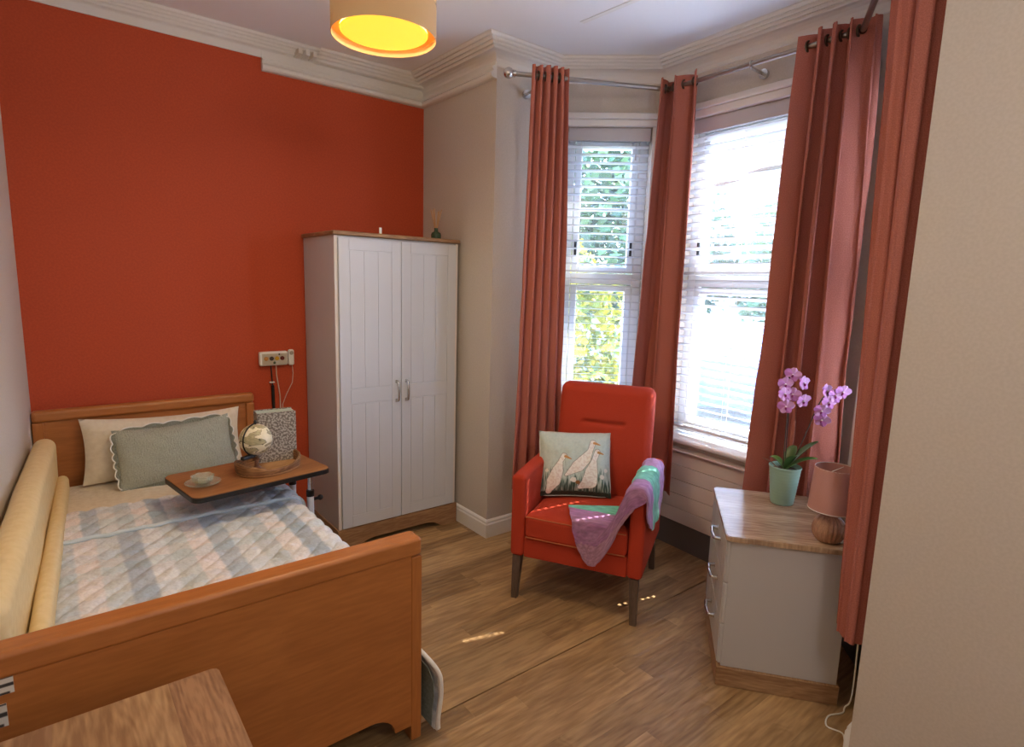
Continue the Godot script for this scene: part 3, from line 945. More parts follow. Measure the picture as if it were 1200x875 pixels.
func quilt() -> void:
	# printed checks: bands of pale blue, white and pink grey running along the bed, crossed by softer ones
	var n := 512
	var nz := seamless(n, n, 0.03, 91, 4).get_data()
	var fine := seamless(n, n, 0.2, 92, 3).get_data()
	var im := Image.create(n, n, false, Image.FORMAT_RGB8)
	var bands := [col(206, 213, 218), col(234, 229, 228), col(218, 223, 225), col(184, 194, 204), col(230, 232, 233), col(212, 217, 216), col(236, 230, 229), col(192, 202, 211), col(225, 228, 229), col(206, 212, 214), col(234, 230, 229), col(180, 192, 204), col(228, 230, 232), col(214, 219, 222), col(232, 226, 226), col(198, 207, 214)]
	var cross := [Color(1, 1, 1), Color(0.96, 0.98, 1.0), Color(1.0, 0.99, 0.99), Color(0.94, 0.97, 0.98), Color(0.98, 0.98, 0.99)]
	for y in n:
		for x in n:
			var i := y * n + x
			var u := float(x) / n * 16.0 + (nz[i] / 255.0 - 0.5) * 0.12
			var k := int(floor(u))
			var f := smoothstep(0.8, 1.0, u - floor(u))
			var c: Color = bands[posmod(k, 16)].lerp(bands[posmod(k + 1, 16)], f)
			var vv := float(y) / n * 14.0 + (nz[(i * 3) % (n * n)] / 255.0 - 0.5) * 0.4
			c *= cross[posmod(int(floor(vv)), 5)]
			var g := 0.94 + 0.12 * (fine[i] / 255.0)
			im.set_pixel(x, y, Color(c.r * g, c.g * g, c.b * g))
	var m := plain(Color.WHITE, 0.9)
	m.albedo_texture = ImageTexture.create_from_image(im)
	m.normal_enabled = true
	m.normal_texture = bump_tex(94, 0.05, 8.0)
	m.normal_scale = 0.35
	m.uv1_triplanar = false
	M.quilt = m
	var back := tri(noise_tex(93, 0.08, col(118, 128, 120), col(140, 148, 140)), 3.0, 0.9)
	var o := thing("quilt", "pale blue and white checked quilt with diagonal stitching, spread over the bed", "quilt", at(Vector3(0, 0, 0)))
	# across: from the bumpers over the mattress and down the right side; along: from the fold to the foot
	var prof := func(s: float, zf: float) -> Vector3:   # s in metres across; zf 0 at the head, 1 at the foot
		var flat := 0.875
		var top := 0.560
		if s < flat:
			return Vector3(-0.055 + s, top + 0.004 * sin(s * 9) * sin(zf * 14), 0)
		var r := 0.05
		var a := (s - flat) / r
		if a < 1.35:
			return Vector3(-0.055 + flat + r * sin(a), top - r * (1 - cos(a)), 0)
		var e := (s - flat - 1.35 * r) * lerpf(0.52, 1.0, zf * zf)
		var bulge := 0.098 * pow(zf, 4.0) * smoothstep(0.10, 0.32, e) * (1.0 - 0.2 * smoothstep(0.36, 0.5, e))
		return Vector3(-0.055 + flat + r * sin(1.35) + e * 0.06 + bulge + 0.010 * sin(zf * 22.0) * e * (1.0 - zf * zf), top - r * (1 - cos(1.35)) - e * 0.97, 0.115 * pow(zf, 6.0) * smoothstep(0.12, 0.32, e))
	var quilted := func(s: float, z: float) -> float:   # puffed between stitch lines
		var d := 0.085
		var a := fposmod((s + z * 0.9) / d, 1.0)
		var b := fposmod((s - z * 0.9) / d, 1.0)
		return 0.011 * pow(absf(sin(PI * a)), 0.5) * (0.45 + 0.55 * pow(absf(sin(PI * b)), 0.5))
	var make := func(z0: float, z1: float, lift: float, rows_n: int, smax: float, hang: bool) -> Array:
		var rows: Array = []
		var cols := 165
		for i in rows_n + 1:
			var r := PackedVector3Array()
			var z := lerpf(z1, z0, float(i) / rows_n)
			for j in cols + 1:
				var s := smax * j / cols
				var zf := clampf((z + 2.97) / 1.27, 0, 1)
				var p: Vector3 = prof.call(s, zf)
				var up := Vector3(0, 1, 0)
				if s > 0.875:
					var a := minf((s - 0.875) / 0.05, 1.35)
					up = Vector3(sin(a), cos(a), 0)
				var edge := minf(minf(float(j), float(cols - j)) / 3.0, 1.0)
				r.append(p + Vector3(0, 0, z) + up * (lift + quilted.call(s, z) * edge))
			rows.append(r)
		return rows
	obj("cover", MB.new().sheet(make.call(-2.965, -1.712, 0.0, 110, 1.462, true), 0.012, Rect2(0, 0, 1.3, 1.2)), m, o)
	# the top turned back in a second layer
	var fold := obj("turned_back_edge", MB.new().sheet(make.call(-2.97, -2.665, 0.015, 34, 1.12, false), 0.013, Rect2(0.33, 0.05, 1.2, 0.3)), m, o)
	var roll: Array = []
	for j in 71:
		var p: Vector3 = prof.call(lerpf(0.01, 1.11, j / 70.0), 0.24)
		roll.append(p + Vector3(0, 0.020 if j < 56 else 0.016, -2.662 + 0.004 * sin(j * 0.7)))
	var re := obj("fold_edge", MB.new().tube(roll, 0.009, 8), plain(col(206, 220, 228), 0.9), o)
	re.set_meta("label", "pale blue rolled fold")
	var e2: Array = []
	for j in 121:
		var s := 1.22 * j / 120.0
		var p: Vector3 = prof.call(1.457, j / 120.0)
		e2.append(p + Vector3(0.004, -0.002, lerpf(-2.965, -1.712, j / 120.0)))
	var e3: Array = []
	for j in 61:
		var p: Vector3 = prof.call(lerpf(0.86, 1.457, j / 60.0), 1.0)
		e3.append(p + Vector3(0.004, 0.003, -1.710))
	obj("binding", MB.new().tube(e2, 0.008, 6).tube(e3, 0.009, 6), M.trim_white, o)
	var lining := obj("lining", MB.new().sheet(lining_rows(prof), 0.003), back, o)
	lining.set_meta("label", "grey green lining of the hanging side")

func lining_rows(prof: Callable) -> Array:
	var rows: Array = []
	for i in 13:
		var r := PackedVector3Array()
		for j in 9:
			var s := lerpf(0.99, 1.45, j / 8.0)
			var z := lerpf(-1.716, -2.2, i / 12.0)
			var p: Vector3 = prof.call(s, clampf((z + 2.97) / 1.27, 0, 1))
			r.append(p + Vector3(-0.011, 0, z))
		rows.append(r)
	return rows

func overbed() -> void:
	var a := Vector2(0.372, -2.67)
	var b := Vector2(0.958, -2.76)
	# local x along the table top, z towards the foot of the bed
	var xf := frame(a, b, 0.0)
	var o := thing("overbed_table", "wheeled overbed table with wood top and white steel legs", "table", xf)
	var l := a.distance_to(b)
	var topc := func(r: float, h: float, y: float) -> MB: return MB.new().prism(rounded(l, h, r, Vector2(l / 2, 0)), y, y + 0.002, "y")
	obj("table_top", MB.new().prism(rounded(l, 0.375, 0.035, Vector2(l / 2, 0)), 0.703, 0.72, "y"), M.table_wood, o)
	var ed := obj("edge_band", MB.new().prism(rounded(l + 0.006, 0.381, 0.038, Vector2(l / 2, 0)), 0.697, 0.717, "y"), M.black, o)
	ed.set_meta("label", "black rubber edge band")
	var wm := plain(col(222, 220, 214), 0.4)
	for k in 2:
		var zx: float = [-0.155, 0.055][k]
		var xx: float = [0.572, 0.556][k]
		obj("leg_tube", MB.new().tube([Vector3(xx - 0.05, 0.690, zx), Vector3(xx - 0.02, 0.690, zx), Vector3(xx, 0.675, zx), Vector3(xx, 0.64, zx), Vector3(xx, 0.10, zx)], 0.011, 12), M.chrome, o)
		obj("sleeve", MB.new().tube([Vector3(xx, 0.56, zx), Vector3(xx, 0.08, zx)], 0.0165, 12), wm, o)
		obj("collar", MB.new().tube([Vector3(xx, 0.585, zx), Vector3(xx, 0.555, zx)], 0.0185, 12), M.black, o)
	obj("knob", MB.new().tube([Vector3(l - 0.04, 0.535, 0.055), Vector3(l + 0.01, 0.535, 0.055)], 0.008, 8).ball(Vector3(l + 0.015, 0.535, 0.055), Vector3.ONE * 0.014, 12), M.black, o)
	obj("base_frame", MB.new().rbox(Vector3(l - 0.03, 0.075, -0.05), Vector3(0.05, 0.03, 0.30), 0.01).tube([Vector3(l - 0.03, 0.068, -0.17), Vector3(-0.02, 0.068, -0.18)], 0.014, 10).tube([Vector3(l - 0.03, 0.068, 0.07), Vector3(-0.02, 0.068, 0.10)], 0.014, 10), wm, o)
	for p in [Vector3(-0.02, 0.022, -0.18), Vector3(-0.02, 0.022, 0.10), Vector3(l - 0.03, 0.022, -0.17), Vector3(l - 0.03, 0.022, 0.07)]:
		obj("castor", MB.new().lathe([Vector2(0.001, -0.01), Vector2(0.02, -0.01), Vector2(0.022, -0.006), Vector2(0.022, 0.006), Vector2(0.02, 0.01), Vector2(0.001, 0.01)], 14).box(Vector3(0.02, 0, 0), Vector3(0.04, 0.012, 0.012)), M.black, o, Transform3D(Basis(Vector3.BACK, PI / 2), p))
	var y := 0.72
	var put := func(px: float, pz: float) -> Vector3: return xf * Vector3(px, y, pz)
	# wood log tray
	var tray := thing("wooden_tray", "round wooden log tray with cut-out handles on the overbed table", "tray", at(put.call(0.375, 0.01), 0.25))
	var bark := tri(wood_tex(61, col(96, 64, 38), col(178, 132, 86), 0.5), 3.0, 0.6)
	var pale := tri(wood_tex(62, col(160, 116, 74), col(196, 152, 104), 0.3), 4.0, 0.55)
	var wb := func(rr: float, _y: float, aa: float) -> float: return rr * (1.0 + 0.10 * cos(2 * aa) + 0.02 * sin(3 * aa + 1))
	obj("base", MB.new().lathe([Vector2(0.001, 0.0), Vector2(0.125, 0.0), Vector2(0.13, 0.004), Vector2(0.13, 0.012), Vector2(0.125, 0.014), Vector2(0.001, 0.014)], 40, Vector3.ZERO, wb), pale, tray)
	var rim: Array = []
	for pr in [[0.129, 0.006], [0.133, 0.02], [0.134, 1.0], [0.128, 1.12], [0.122, 1.0], [0.121, 0.012]]:
		var row := PackedVector3Array()
		for k in 49:
			var a2 := TAU * k / 48
			var hgt := 0.030 + 0.026 * pow(absf(cos(a2)), 3.0)
			var rr: float = wb.call(pr[0], 0, a2)
			row.append(Vector3(cos(a2) * rr, pr[1] * hgt if pr[1] > 0.5 else pr[1], sin(a2) * rr))
		rim.append(row)
	obj("rim", MB.new().grid(rim, true, true), bark, tray)
	# globe on a stand, standing in the tray
	var gl := thing("desk_globe", "small cream globe on a dark stand in the wooden tray", "globe", at(put.call(0.305, 0.055) + Vector3(0, 0.014, 0), 0.5))
	var gi := seamless(256, 256, 0.016, 63, 4)
	var gd := gi.get_data()
	var gf := seamless(256, 256, 0.09, 64, 3).get_data()
	var gt := blend(gd, func(v: float, i: int) -> Color:
		var f := gf[i] / 255.0
		if v > 0.56: return col(150, 146, 112).lerp(col(196, 184, 146), f)
		if v > 0.53: return col(74, 72, 52)
		return col(226, 216, 184).lerp(col(236, 228, 200), f), 256, 256)
	var gm := plain(Color.WHITE, 0.3)
	gm.albedo_texture = ImageTexture.create_from_image(gt)
	obj("sphere", MB.new().ball(Vector3(0, 0.148, 0), Vector3.ONE * 0.069, 32), gm, gl)
	obj("foot", MB.new().lathe([Vector2(0.001, 0), Vector2(0.036, 0), Vector2(0.038, 0.006), Vector2(0.024, 0.014), Vector2(0.010, 0.026), Vector2(0.008, 0.05), Vector2(0.014, 0.058), Vector2(0.001, 0.062)], 20), tri(wood_tex(65, col(110, 70, 44), col(150, 104, 70)), 6.0, 0.5), gl)
	var arc: Array = []
	for k in 15:
		var an := -PI / 2 + PI * k / 14
		arc.append(Vector3(-cos(an) * 0.070, 0.148 + sin(an) * 0.072, 0))
	obj("meridian_arm", MB.new().tube(arc, 0.0035, 6).ball(Vector3(0, 0.224, 0), Vector3(0.007, 0.012, 0.007), 10).rbox(Vector3(-0.045, 0.078, 0), Vector3(0.07, 0.018, 0.022), 0.006), M.black, gl)
	# patterned box
	var bx := thing("keepsake_box", "grey floral patterned upright box in the wooden tray", "box", Transform3D(Basis(Vector3.UP, -0.08), put.call(0.452, -0.07) + Vector3(0, 0.0145, 0)))
	var fm := tri(noise_tex(66, 0.06, col(112, 104, 96), col(182, 176, 166), 256, 3, 3.4), 5.0, 0.7)
	obj("cover", MB.new().rbox(Vector3(0, 0.118, 0.0), Vector3(0.172, 0.236, 0.004), 0.001, 1, func(p: Vector3) -> Vector3: return p + Vector3(0, 0, 0.042)).rbox(Vector3(0, 0.118, 0.0), Vector3(0.172, 0.236, 0.004), 0.001, 1, func(p: Vector3) -> Vector3: return p - Vector3(0, 0, 0.042)).rbox(Vector3(-0.084, 0.118, 0), Vector3(0.004, 0.236, 0.084), 0.001), fm, bx)
	obj("tray_body", MB.new().rbox(Vector3(0.002, 0.118, 0), Vector3(0.164, 0.228, 0.079), 0.002), plain(col(172, 188, 176), 0.7), bx)
	# glass dish with a tealight glass
	var gs := thing("glass_dish", "clear glass dish with small glass holder on the overbed table", "dish", at(put.call(0.085, 0.035)))
	var cg := plain(Color(0.80, 0.86, 0.80, 0.28), 0.05)
	cg.transparency = BaseMaterial3D.TRANSPARENCY_ALPHA
	obj("saucer", MB.new().lathe([Vector2(0.001, 0.0), Vector2(0.035, 0.0), Vector2(0.066, 0.010), Vector2(0.070, 0.014), Vector2(0.066, 0.014), Vector2(0.036, 0.005), Vector2(0.001, 0.005)], 32), cg, gs)
	obj("cup", MB.new().lathe([Vector2(0.001, 0.006), Vector2(0.024, 0.006), Vector2(0.036, 0.018), Vector2(0.042, 0.042), Vector2(0.039, 0.042), Vector2(0.032, 0.02), Vector2(0.022, 0.010), Vector2(0.001, 0.010)], 28, Vector3.ZERO, func(rr: float, yy: float, aa: float) -> float: return rr * (1.0 + (0.10 * sin(aa * 6) if yy > 0.012 else 0.0))), cg, gs)
	obj("candle", MB.new().lathe([Vector2(0.001, 0.011), Vector2(0.019, 0.011), Vector2(0.019, 0.026), Vector2(0.001, 0.027)], 18), plain(col(190, 186, 170), 0.5), gs)

func rounded(w: float, h: float, r: float, c: Vector2, seg := 5) -> PackedVector2Array:
	var p := PackedVector2Array()
	for q in [[1, 1, 0.0], [-1, 1, PI / 2], [-1, -1, PI], [1, -1, PI * 1.5]]:
		for k in seg + 1:
			var a: float = q[2] + PI / 2 * k / seg
			p.append(c + Vector2(q[0] * (w / 2 - r) + cos(a) * r, q[1] * (h / 2 - r) + sin(a) * r))
	return p

func call_panel() -> void:
	var o := thing("nurse_call_unit", "white nurse call unit with coloured buttons on the orange wall", "call unit", at(Vector3(1.045, 1.108, -3.64)))
	obj("housing", MB.new().rbox(Vector3(0, 0, 0.02), Vector3(0.165, 0.085, 0.036), 0.01, 1, null, 2), M.gloss_white, o)
	obj("face_plate", MB.new().rbox(Vector3(0.004, -0.002, 0.0385), Vector3(0.145, 0.066, 0.003), 0.001), plain(col(196, 188, 172), 0.5), o)
	var cols := [col(206, 150, 84), col(70, 62, 58), col(212, 164, 30), col(104, 34, 30)]
	for k in 4:
		var bt := obj("button", MB.new().lathe([Vector2(0.001, 0.0), Vector2(0.0125, 0), Vector2(0.0125, 0.004), Vector2(0.010, 0.006), Vector2(0.001, 0.006)], 16), plain(cols[k], 0.4), o, Transform3D(Basis(Vector3.RIGHT, PI / 2), Vector3(-0.046 + 0.031 * k, 0.002, 0.040)))
		bt.set_meta("label", ["amber ring button", "dark grey button", "yellow button", "dark red button"][k])
	obj("small_button", MB.new().lathe([Vector2(0.001, 0.0), Vector2(0.008, 0), Vector2(0.007, 0.004), Vector2(0.001, 0.004)], 12), plain(col(74, 96, 60), 0.4), o, Transform3D(Basis(Vector3.RIGHT, PI / 2), Vector3(0.002, -0.024, 0.040)))
	obj("indicator", MB.new().ball(Vector3(0.03, 0.026, 0.041), Vector3(0.005, 0.005, 0.002), 10), M.dark, o)
	var h := thing("call_handset", "white call handset clipped beside the nurse call unit", "handset", at(Vector3(1.149, 1.112, -3.64)))
	obj("body", MB.new().rbox(Vector3(0, -0.002, 0.024), Vector3(0.036, 0.098, 0.026), 0.012, 2, null, 2).rbox(Vector3(0, -0.002, 0.008), Vector3(0.02, 0.05, 0.016), 0.002), M.gloss_white, h)
	obj("press_button", MB.new().lathe([Vector2(0.001, 0.0), Vector2(0.012, 0), Vector2(0.011, 0.003), Vector2(0.001, 0.003)], 14), plain(col(170, 160, 150), 0.5), h, Transform3D(Basis(Vector3.RIGHT, PI / 2), Vector3(0, 0.026, 0.037)))
	var wire := plain(col(222, 196, 178), 0.6)
	obj("lead", MB.new().tube([Vector3(0.006, -0.05, 0.02), Vector3(0.012, -0.10, 0.018), Vector3(0.006, -0.16, 0.016), Vector3(-0.03, -0.23, 0.014), Vector3(-0.055, -0.29, 0.014), Vector3(-0.06, -0.50, 0.014)], 0.0025, 6), wire, h)
	var c1 := obj("cable", MB.new().tube([Vector3(0.016, -0.042, 0.016), Vector3(0.018, -0.10, 0.013), Vector3(0.03, -0.19, 0.012), Vector3(0.035, -0.23, 0.012), Vector3(0.036, -0.48, 0.012)], 0.0035, 6), wire, o)
	c1.set_meta("label", "pinkish white cable")
	var c2 := obj("conduit", MB.new().tube([Vector3(-0.013, -0.042, 0.012), Vector3(-0.008, -0.14, 0.011), Vector3(-0.006, -0.17, 0.011)], 0.004, 6).tube([Vector3(-0.006, -0.165, 0.012), Vector3(-0.002, -0.50, 0.012)], 0.0095, 8), M.dark, o)
	c2.set_meta("label", "dark flexible conduit")
	obj("clip", MB.new().rbox(Vector3(-0.010, -0.146, 0.014), Vector3(0.03, 0.008, 0.016), 0.003), M.gloss_white, o)

func armchair() -> void:
	var u := Vector3(0.5008, 0, 0.8656)
	var xf := Transform3D(Basis(u, Vector3.UP, u.cross(Vector3.UP)), Vector3(1.9455, 0, -1.904))
	var o := thing("armchair", "orange upholstered armchair with tapered grey legs in the bay", "armchair", xf)
	for s in [-1, 1]:
		obj("arm", MB.new().rbox(Vector3(s * 0.296, 0.443, -0.285), Vector3(0.074, 0.426, 0.63), 0.022, 6, func(p: Vector3) -> Vector3: return p + Vector3(0, 0.012 * sin(clampf((p.z + 0.6) / 0.6, 0, 1) * PI) * clampf((p.y - 0.4) * 4, 0, 1), 0), 2), M.chair, o)
	obj("seat_base", MB.new().rbox(Vector3(0, 0.283, -0.27), Vector3(0.52, 0.104, 0.585), 0.008), M.chair, o)
	var sc := obj("seat_cushion", MB.new().rbox(Vector3(0, 0.396, -0.215), Vector3(0.514, 0.120, 0.50), 0.024, 10, func(p: Vector3) -> Vector3:
		var k := (1 - pow(p.x / 0.257, 2)) * (1 - pow((p.z + 0.215) / 0.25, 2))
		return p + Vector3(0, 0.016 * k * (1.0 if p.y > 0.4 else 0.0), 0.006 * (1 - pow(p.x / 0.257, 2)) * (1.0 if p.z > 0.0 else 0.0)), 2), M.chair, o)
	for y in [0.449, 0.343]:
		var pp: Array = []
		for k in 17:
			var x := -0.25 + 0.5 * k / 16
			pp.append(Vector3(x, y, 0.031 + 0.006 * (1 - pow(x / 0.257, 2))))
		var pi := obj("piping", MB.new().tube(pp, 0.0032, 6), M.piping, sc)
		pi.set_meta("label", "tan piping along the seat edge")
	obj("backrest", MB.new().rbox(Vector3(0, 0.72, -0.50), Vector3(0.535, 0.66, 0.115), 0.048, 30, func(p: Vector3) -> Vector3:
		var fr := clampf((p.z + 0.50) / 0.0575, 0, 1)
		var tuck := 0.014 * exp(-pow((p.y - 0.845) / 0.010, 2)) * smoothstep(0.135, 0.10, absf(p.x))
		var puff := 0.018 * (1 - pow(p.x / 0.268, 2)) * sin(clampf((p.y - 0.45) / 0.6, 0, 1) * PI)
		return Vector3(p.x * (1.0 - 0.02 * (p.y - 0.7)), p.y, p.z - (p.y - 0.42) * 0.14 + fr * (puff - tuck)), 3), M.chair, o)
	for x in [-1, 1]:
		for z in [0, 1]:
			var t := Vector3(x * 0.296, 0.232, 0.0 if z == 0 else -0.53)
			var b := t + Vector3(x * 0.008, -0.232, 0.012 if z == 0 else -0.07)
			var rows: Array = []
			for q in [[b, 0.030], [t, 0.044]]:
				var h: float = q[1] / 2
				var row := PackedVector3Array()
				for c in [[-1, -1], [1, -1], [1, 1], [-1, 1], [-1, -1]]:
					row.append(q[0] + Vector3(c[0] * h, 0, c[1] * h))
				rows.append(row)
			var mb := MB.new()
			for k in 4:
				mb.quad(rows[0][k + 1], rows[0][k], rows[1][k], rows[1][k + 1])
			mb.quad(rows[0][0], rows[0][1], rows[0][2], rows[0][3])
			obj("leg", mb, M.leg, o)
	goose_cushion(xf)
	throw(xf)

func capsule(p: Vector2, a: Vector2, b: Vector2, ra: float, rb: float) -> float:
	var t := clampf((p - a).dot(b - a) / maxf((b - a).length_squared(), 1e-6), 0, 1)
	return p.distance_to(a.lerp(b, t)) - lerpf(ra, rb, t)

func goose_cushion(xf: Transform3D) -> void:
	var n := 256
	var im := Image.create(n, n, false, Image.FORMAT_RGB8)
	var fine := seamless(n, n, 0.08, 101, 3).get_data()
	var blades := seamless(256, 32, 0.12, 102, 3)
	blades.resize(n, n, Image.INTERPOLATE_CUBIC)
	var bl := blades.get_data()
	# geese: chains of [x, y, radius]
	var geese := [
		[[0.34, 0.385, 0.035], [0.29, 0.48, 0.030], [0.25, 0.62, 0.075], [0.20, 0.78, 0.095], [0.14, 0.93, 0.04]],
		[[0.74, 0.165, 0.037], [0.70, 0.30, 0.035], [0.63, 0.43, 0.075], [0.53, 0.55, 0.085], [0.37, 0.69, 0.018]],
		[[0.80, 0.315, 0.037], [0.755, 0.45, 0.035], [0.72, 0.62, 0.085], [0.69, 0.78, 0.105], [0.56, 0.87, 0.03]]]
	var beaks := [[0.36, 0.40, 0.435, 0.44], [0.76, 0.175, 0.84, 0.205], [0.82, 0.325, 0.89, 0.35]]
	var spots := [[0.47, 0.76, 0.04], [0.87, 0.70, 0.035], [0.93, 0.60, 0.03], [0.10, 0.62, 0.025]]
	for y in n:
		for x in n:
			var p := Vector2((x + 0.5) / n, (y + 0.5) / n)
			var f := fine[y * n + x] / 255.0
			var g := bl[y * n + x] / 255.0
			var c := col(206, 218, 208).lerp(col(190, 206, 198), f)
			var grass := smoothstep(0.62, 1.05, p.y + (g - 0.5) * 0.6)
			c = c.lerp(col(74, 104, 92).lerp(col(46, 70, 62), g), grass)
			if p.y > 0.94 + 0.05 * (g - 0.5): c = col(48, 60, 52).lerp(col(70, 78, 66), f)
			for s in spots:
				if p.distance_to(Vector2(s[0], s[1])) < s[2] * (0.7 + 0.6 * f): c = col(236, 236, 226)
			for k in 3:
				var d := 1.0
				for j in geese[k].size() - 1:
					var a: Array = geese[k][j]
					var b: Array = geese[k][j + 1]
					d = minf(d, capsule(p, Vector2(a[0], a[1]), Vector2(b[0], b[1]), a[2], b[2]))
				if d < 0: c = col(246, 242, 234).lerp(col(232, 222, 212), smoothstep(0.45, 0.7, f))
				elif d < 0.008: c = c.lerp(col(120, 116, 104), 0.6)
				var bk: Array = beaks[k]
				if capsule(p, Vector2(bk[0], bk[1]), Vector2(bk[2], bk[3]), 0.02, 0.008) < 0: c = col(196, 142, 84)
			if p.distance_to(Vector2(0.53, 0.80)) < 0.03: c = col(140, 98, 58)
			im.set_pixel(x, y, c)
	var m := plain(Color.WHITE, 0.85)
	m.albedo_texture = ImageTexture.create_from_image(im)
	var place := Transform3D(Basis(Vector3.UP, 0.36) * Basis(Vector3.RIGHT, -0.40), Vector3(-0.112, 0.634, -0.345))
	var o := thing("goose_cushion", "square cushion printed with three white geese on the armchair", "cushion", xf * place)
	obj("cover", pillow(0.395, 0.355, 0.14, 0.0, 8), m, o)
	var edge: Array = []
	for k in 81:
		var a := TAU * k / 80
		var c := Vector2(cos(a), sin(a))
		var e := pow(pow(absf(c.x), 9.0) + pow(absf(c.y), 9.0), -1.0 / 9.0)
		var v := c.y * e
		var uu := c.x * e
		edge.append(Vector3(uu * 0.1975 * (1.0 - 0.05 * (1 - minf(v * v, 1)) * absf(uu)), v * 0.1775 * (1.0 - 0.06 * (1 - minf(uu * uu, 1))), 0))
	obj("piping", MB.new().tube(edge, 0.004, 6, false), plain(col(206, 204, 190), 0.85), o)

func throw(xf: Transform3D) -> void:
	var n := 256
	var im := Image.create(64, n, false, Image.FORMAT_RGB8)
	var fine := seamless(64, 256, 0.16, 111, 4).get_data()
	var slow := seamless(64, 256, 0.03, 112, 2).get_data()
	for y in n:
		for x in 64:
			var i := y * 64 + x
			var v := float(y) / n + (fine[i] / 255.0 - 0.5) * 0.03
			var c := col(196, 150, 196)
			if v > 0.20: c = col(122, 206, 182)
			if v > 0.52: c = col(180, 128, 176)
			if v > 0.66: c = col(158, 104, 150).lerp(col(176, 132, 164), slow[i] / 255.0)
			if v > 0.85: c = col(172, 128, 150)
			var g := 0.84 + 0.32 * fine[i] / 255.0
			im.set_pixel(x, y, Color(c.r * g, c.g * g, c.b * g))
	var m := plain(Color.WHITE, 0.95)
	m.albedo_texture = ImageTexture.create_from_image(im)
	m.normal_enabled = false
	m.rim_enabled = true
	m.rim = 0.3
	var path: Array[Vector2] = [Vector2(0.352, 0.43), Vector2(0.350, 0.50), Vector2(0.347, 0.60), Vector2(0.344, 0.655), Vector2(0.328, 0.682), Vector2(0.296, 0.690), Vector2(0.262, 0.684), Vector2(0.245, 0.662), Vector2(0.240, 0.60), Vector2(0.236, 0.52), Vector2(0.225, 0.490), Vector2(0.19, 0.482), Vector2(0.10, 0.485), Vector2(0.0, 0.486), Vector2(-0.10, 0.486)]
	var acc: Array[float] = [0.0]
	for k in path.size() - 1: acc.append(acc[k] + path[k].distance_to(path[k + 1]))
	var walk := func(s: float) -> Vector2:
		for k in path.size() - 1:
			if s <= acc[k + 1] or k == path.size() - 2:
				return path[k].lerp(path[k + 1], (s - acc[k]) / (acc[k + 1] - acc[k]))
		return path[0]
	var pick := func(table: Array, d: float) -> float:
		for k in table.size() - 1:
			if d <= table[k + 1][0] or k == table.size() - 2:
				return lerpf(table[k][1], table[k + 1][1], clampf((d - table[k][0]) / (table[k + 1][0] - table[k][0]), 0, 1))
		return 0.0
	# s along the path from the outside of the arm; d forward from the back of the arm
	var left := [[0.0, 0.40], [0.14, 0.46], [0.22, 0.56], [0.34, 0.82], [0.49, 0.77], [0.60, 0.71], [0.68, 0.64], [0.70, 0.60]]
	var right := [[0.0, 0.10], [0.1, 0.0], [0.34, 0.0], [0.45, 0.06], [0.53, 0.13], [0.60, 0.26], [0.66, 0.42], [0.70, 0.54]]
	var wr := FastNoiseLite.new()
	wr.seed = 4
	wr.frequency = 6.0
	var rows: Array = []
	var nr := 60
	var nc := 60
	for i in nr + 1:
		var d := 0.70 * (1.0 - float(i) / nr)
		var sl: float = pick.call(left, d)
		var sr: float = pick.call(right, d)
		var row := PackedVector3Array()
		for j in nc + 1:
			var s := lerpf(sl, sr, float(j) / nc)
			var q: Vector2 = walk.call(s)
			var e := maxf(d - 0.485, 0.0)
			var z := -0.45 + minf(d, 0.485) + minf(e, 0.018)
			var w := smoothstep(0.0, 0.07, e)
			var yt := lerpf(0.69, 0.475, smoothstep(0.25, 0.56, s)) - maxf(e - 0.01, 0.0)
			var xt := lerpf(0.335, -0.04, clampf((s - 0.18) / 0.62, 0, 1))
			var p := Vector3(lerpf(q.x, xt, w), lerpf(q.y, yt, w), z + 0.004)
			var k := wr.get_noise_2d(s * 1.3, d * 1.3)
			p += Vector3(0.010 * k, 0.004 + 0.006 * absf(k), 0.010 * absf(k))
			row.append(p)
		rows.append(row)
	var o := thing("throw_blanket", "lilac and mint knitted throw draped over the armchair arm", "blanket", xf)
	obj("wool", MB.new().sheet(rows, 0.006), m, o)

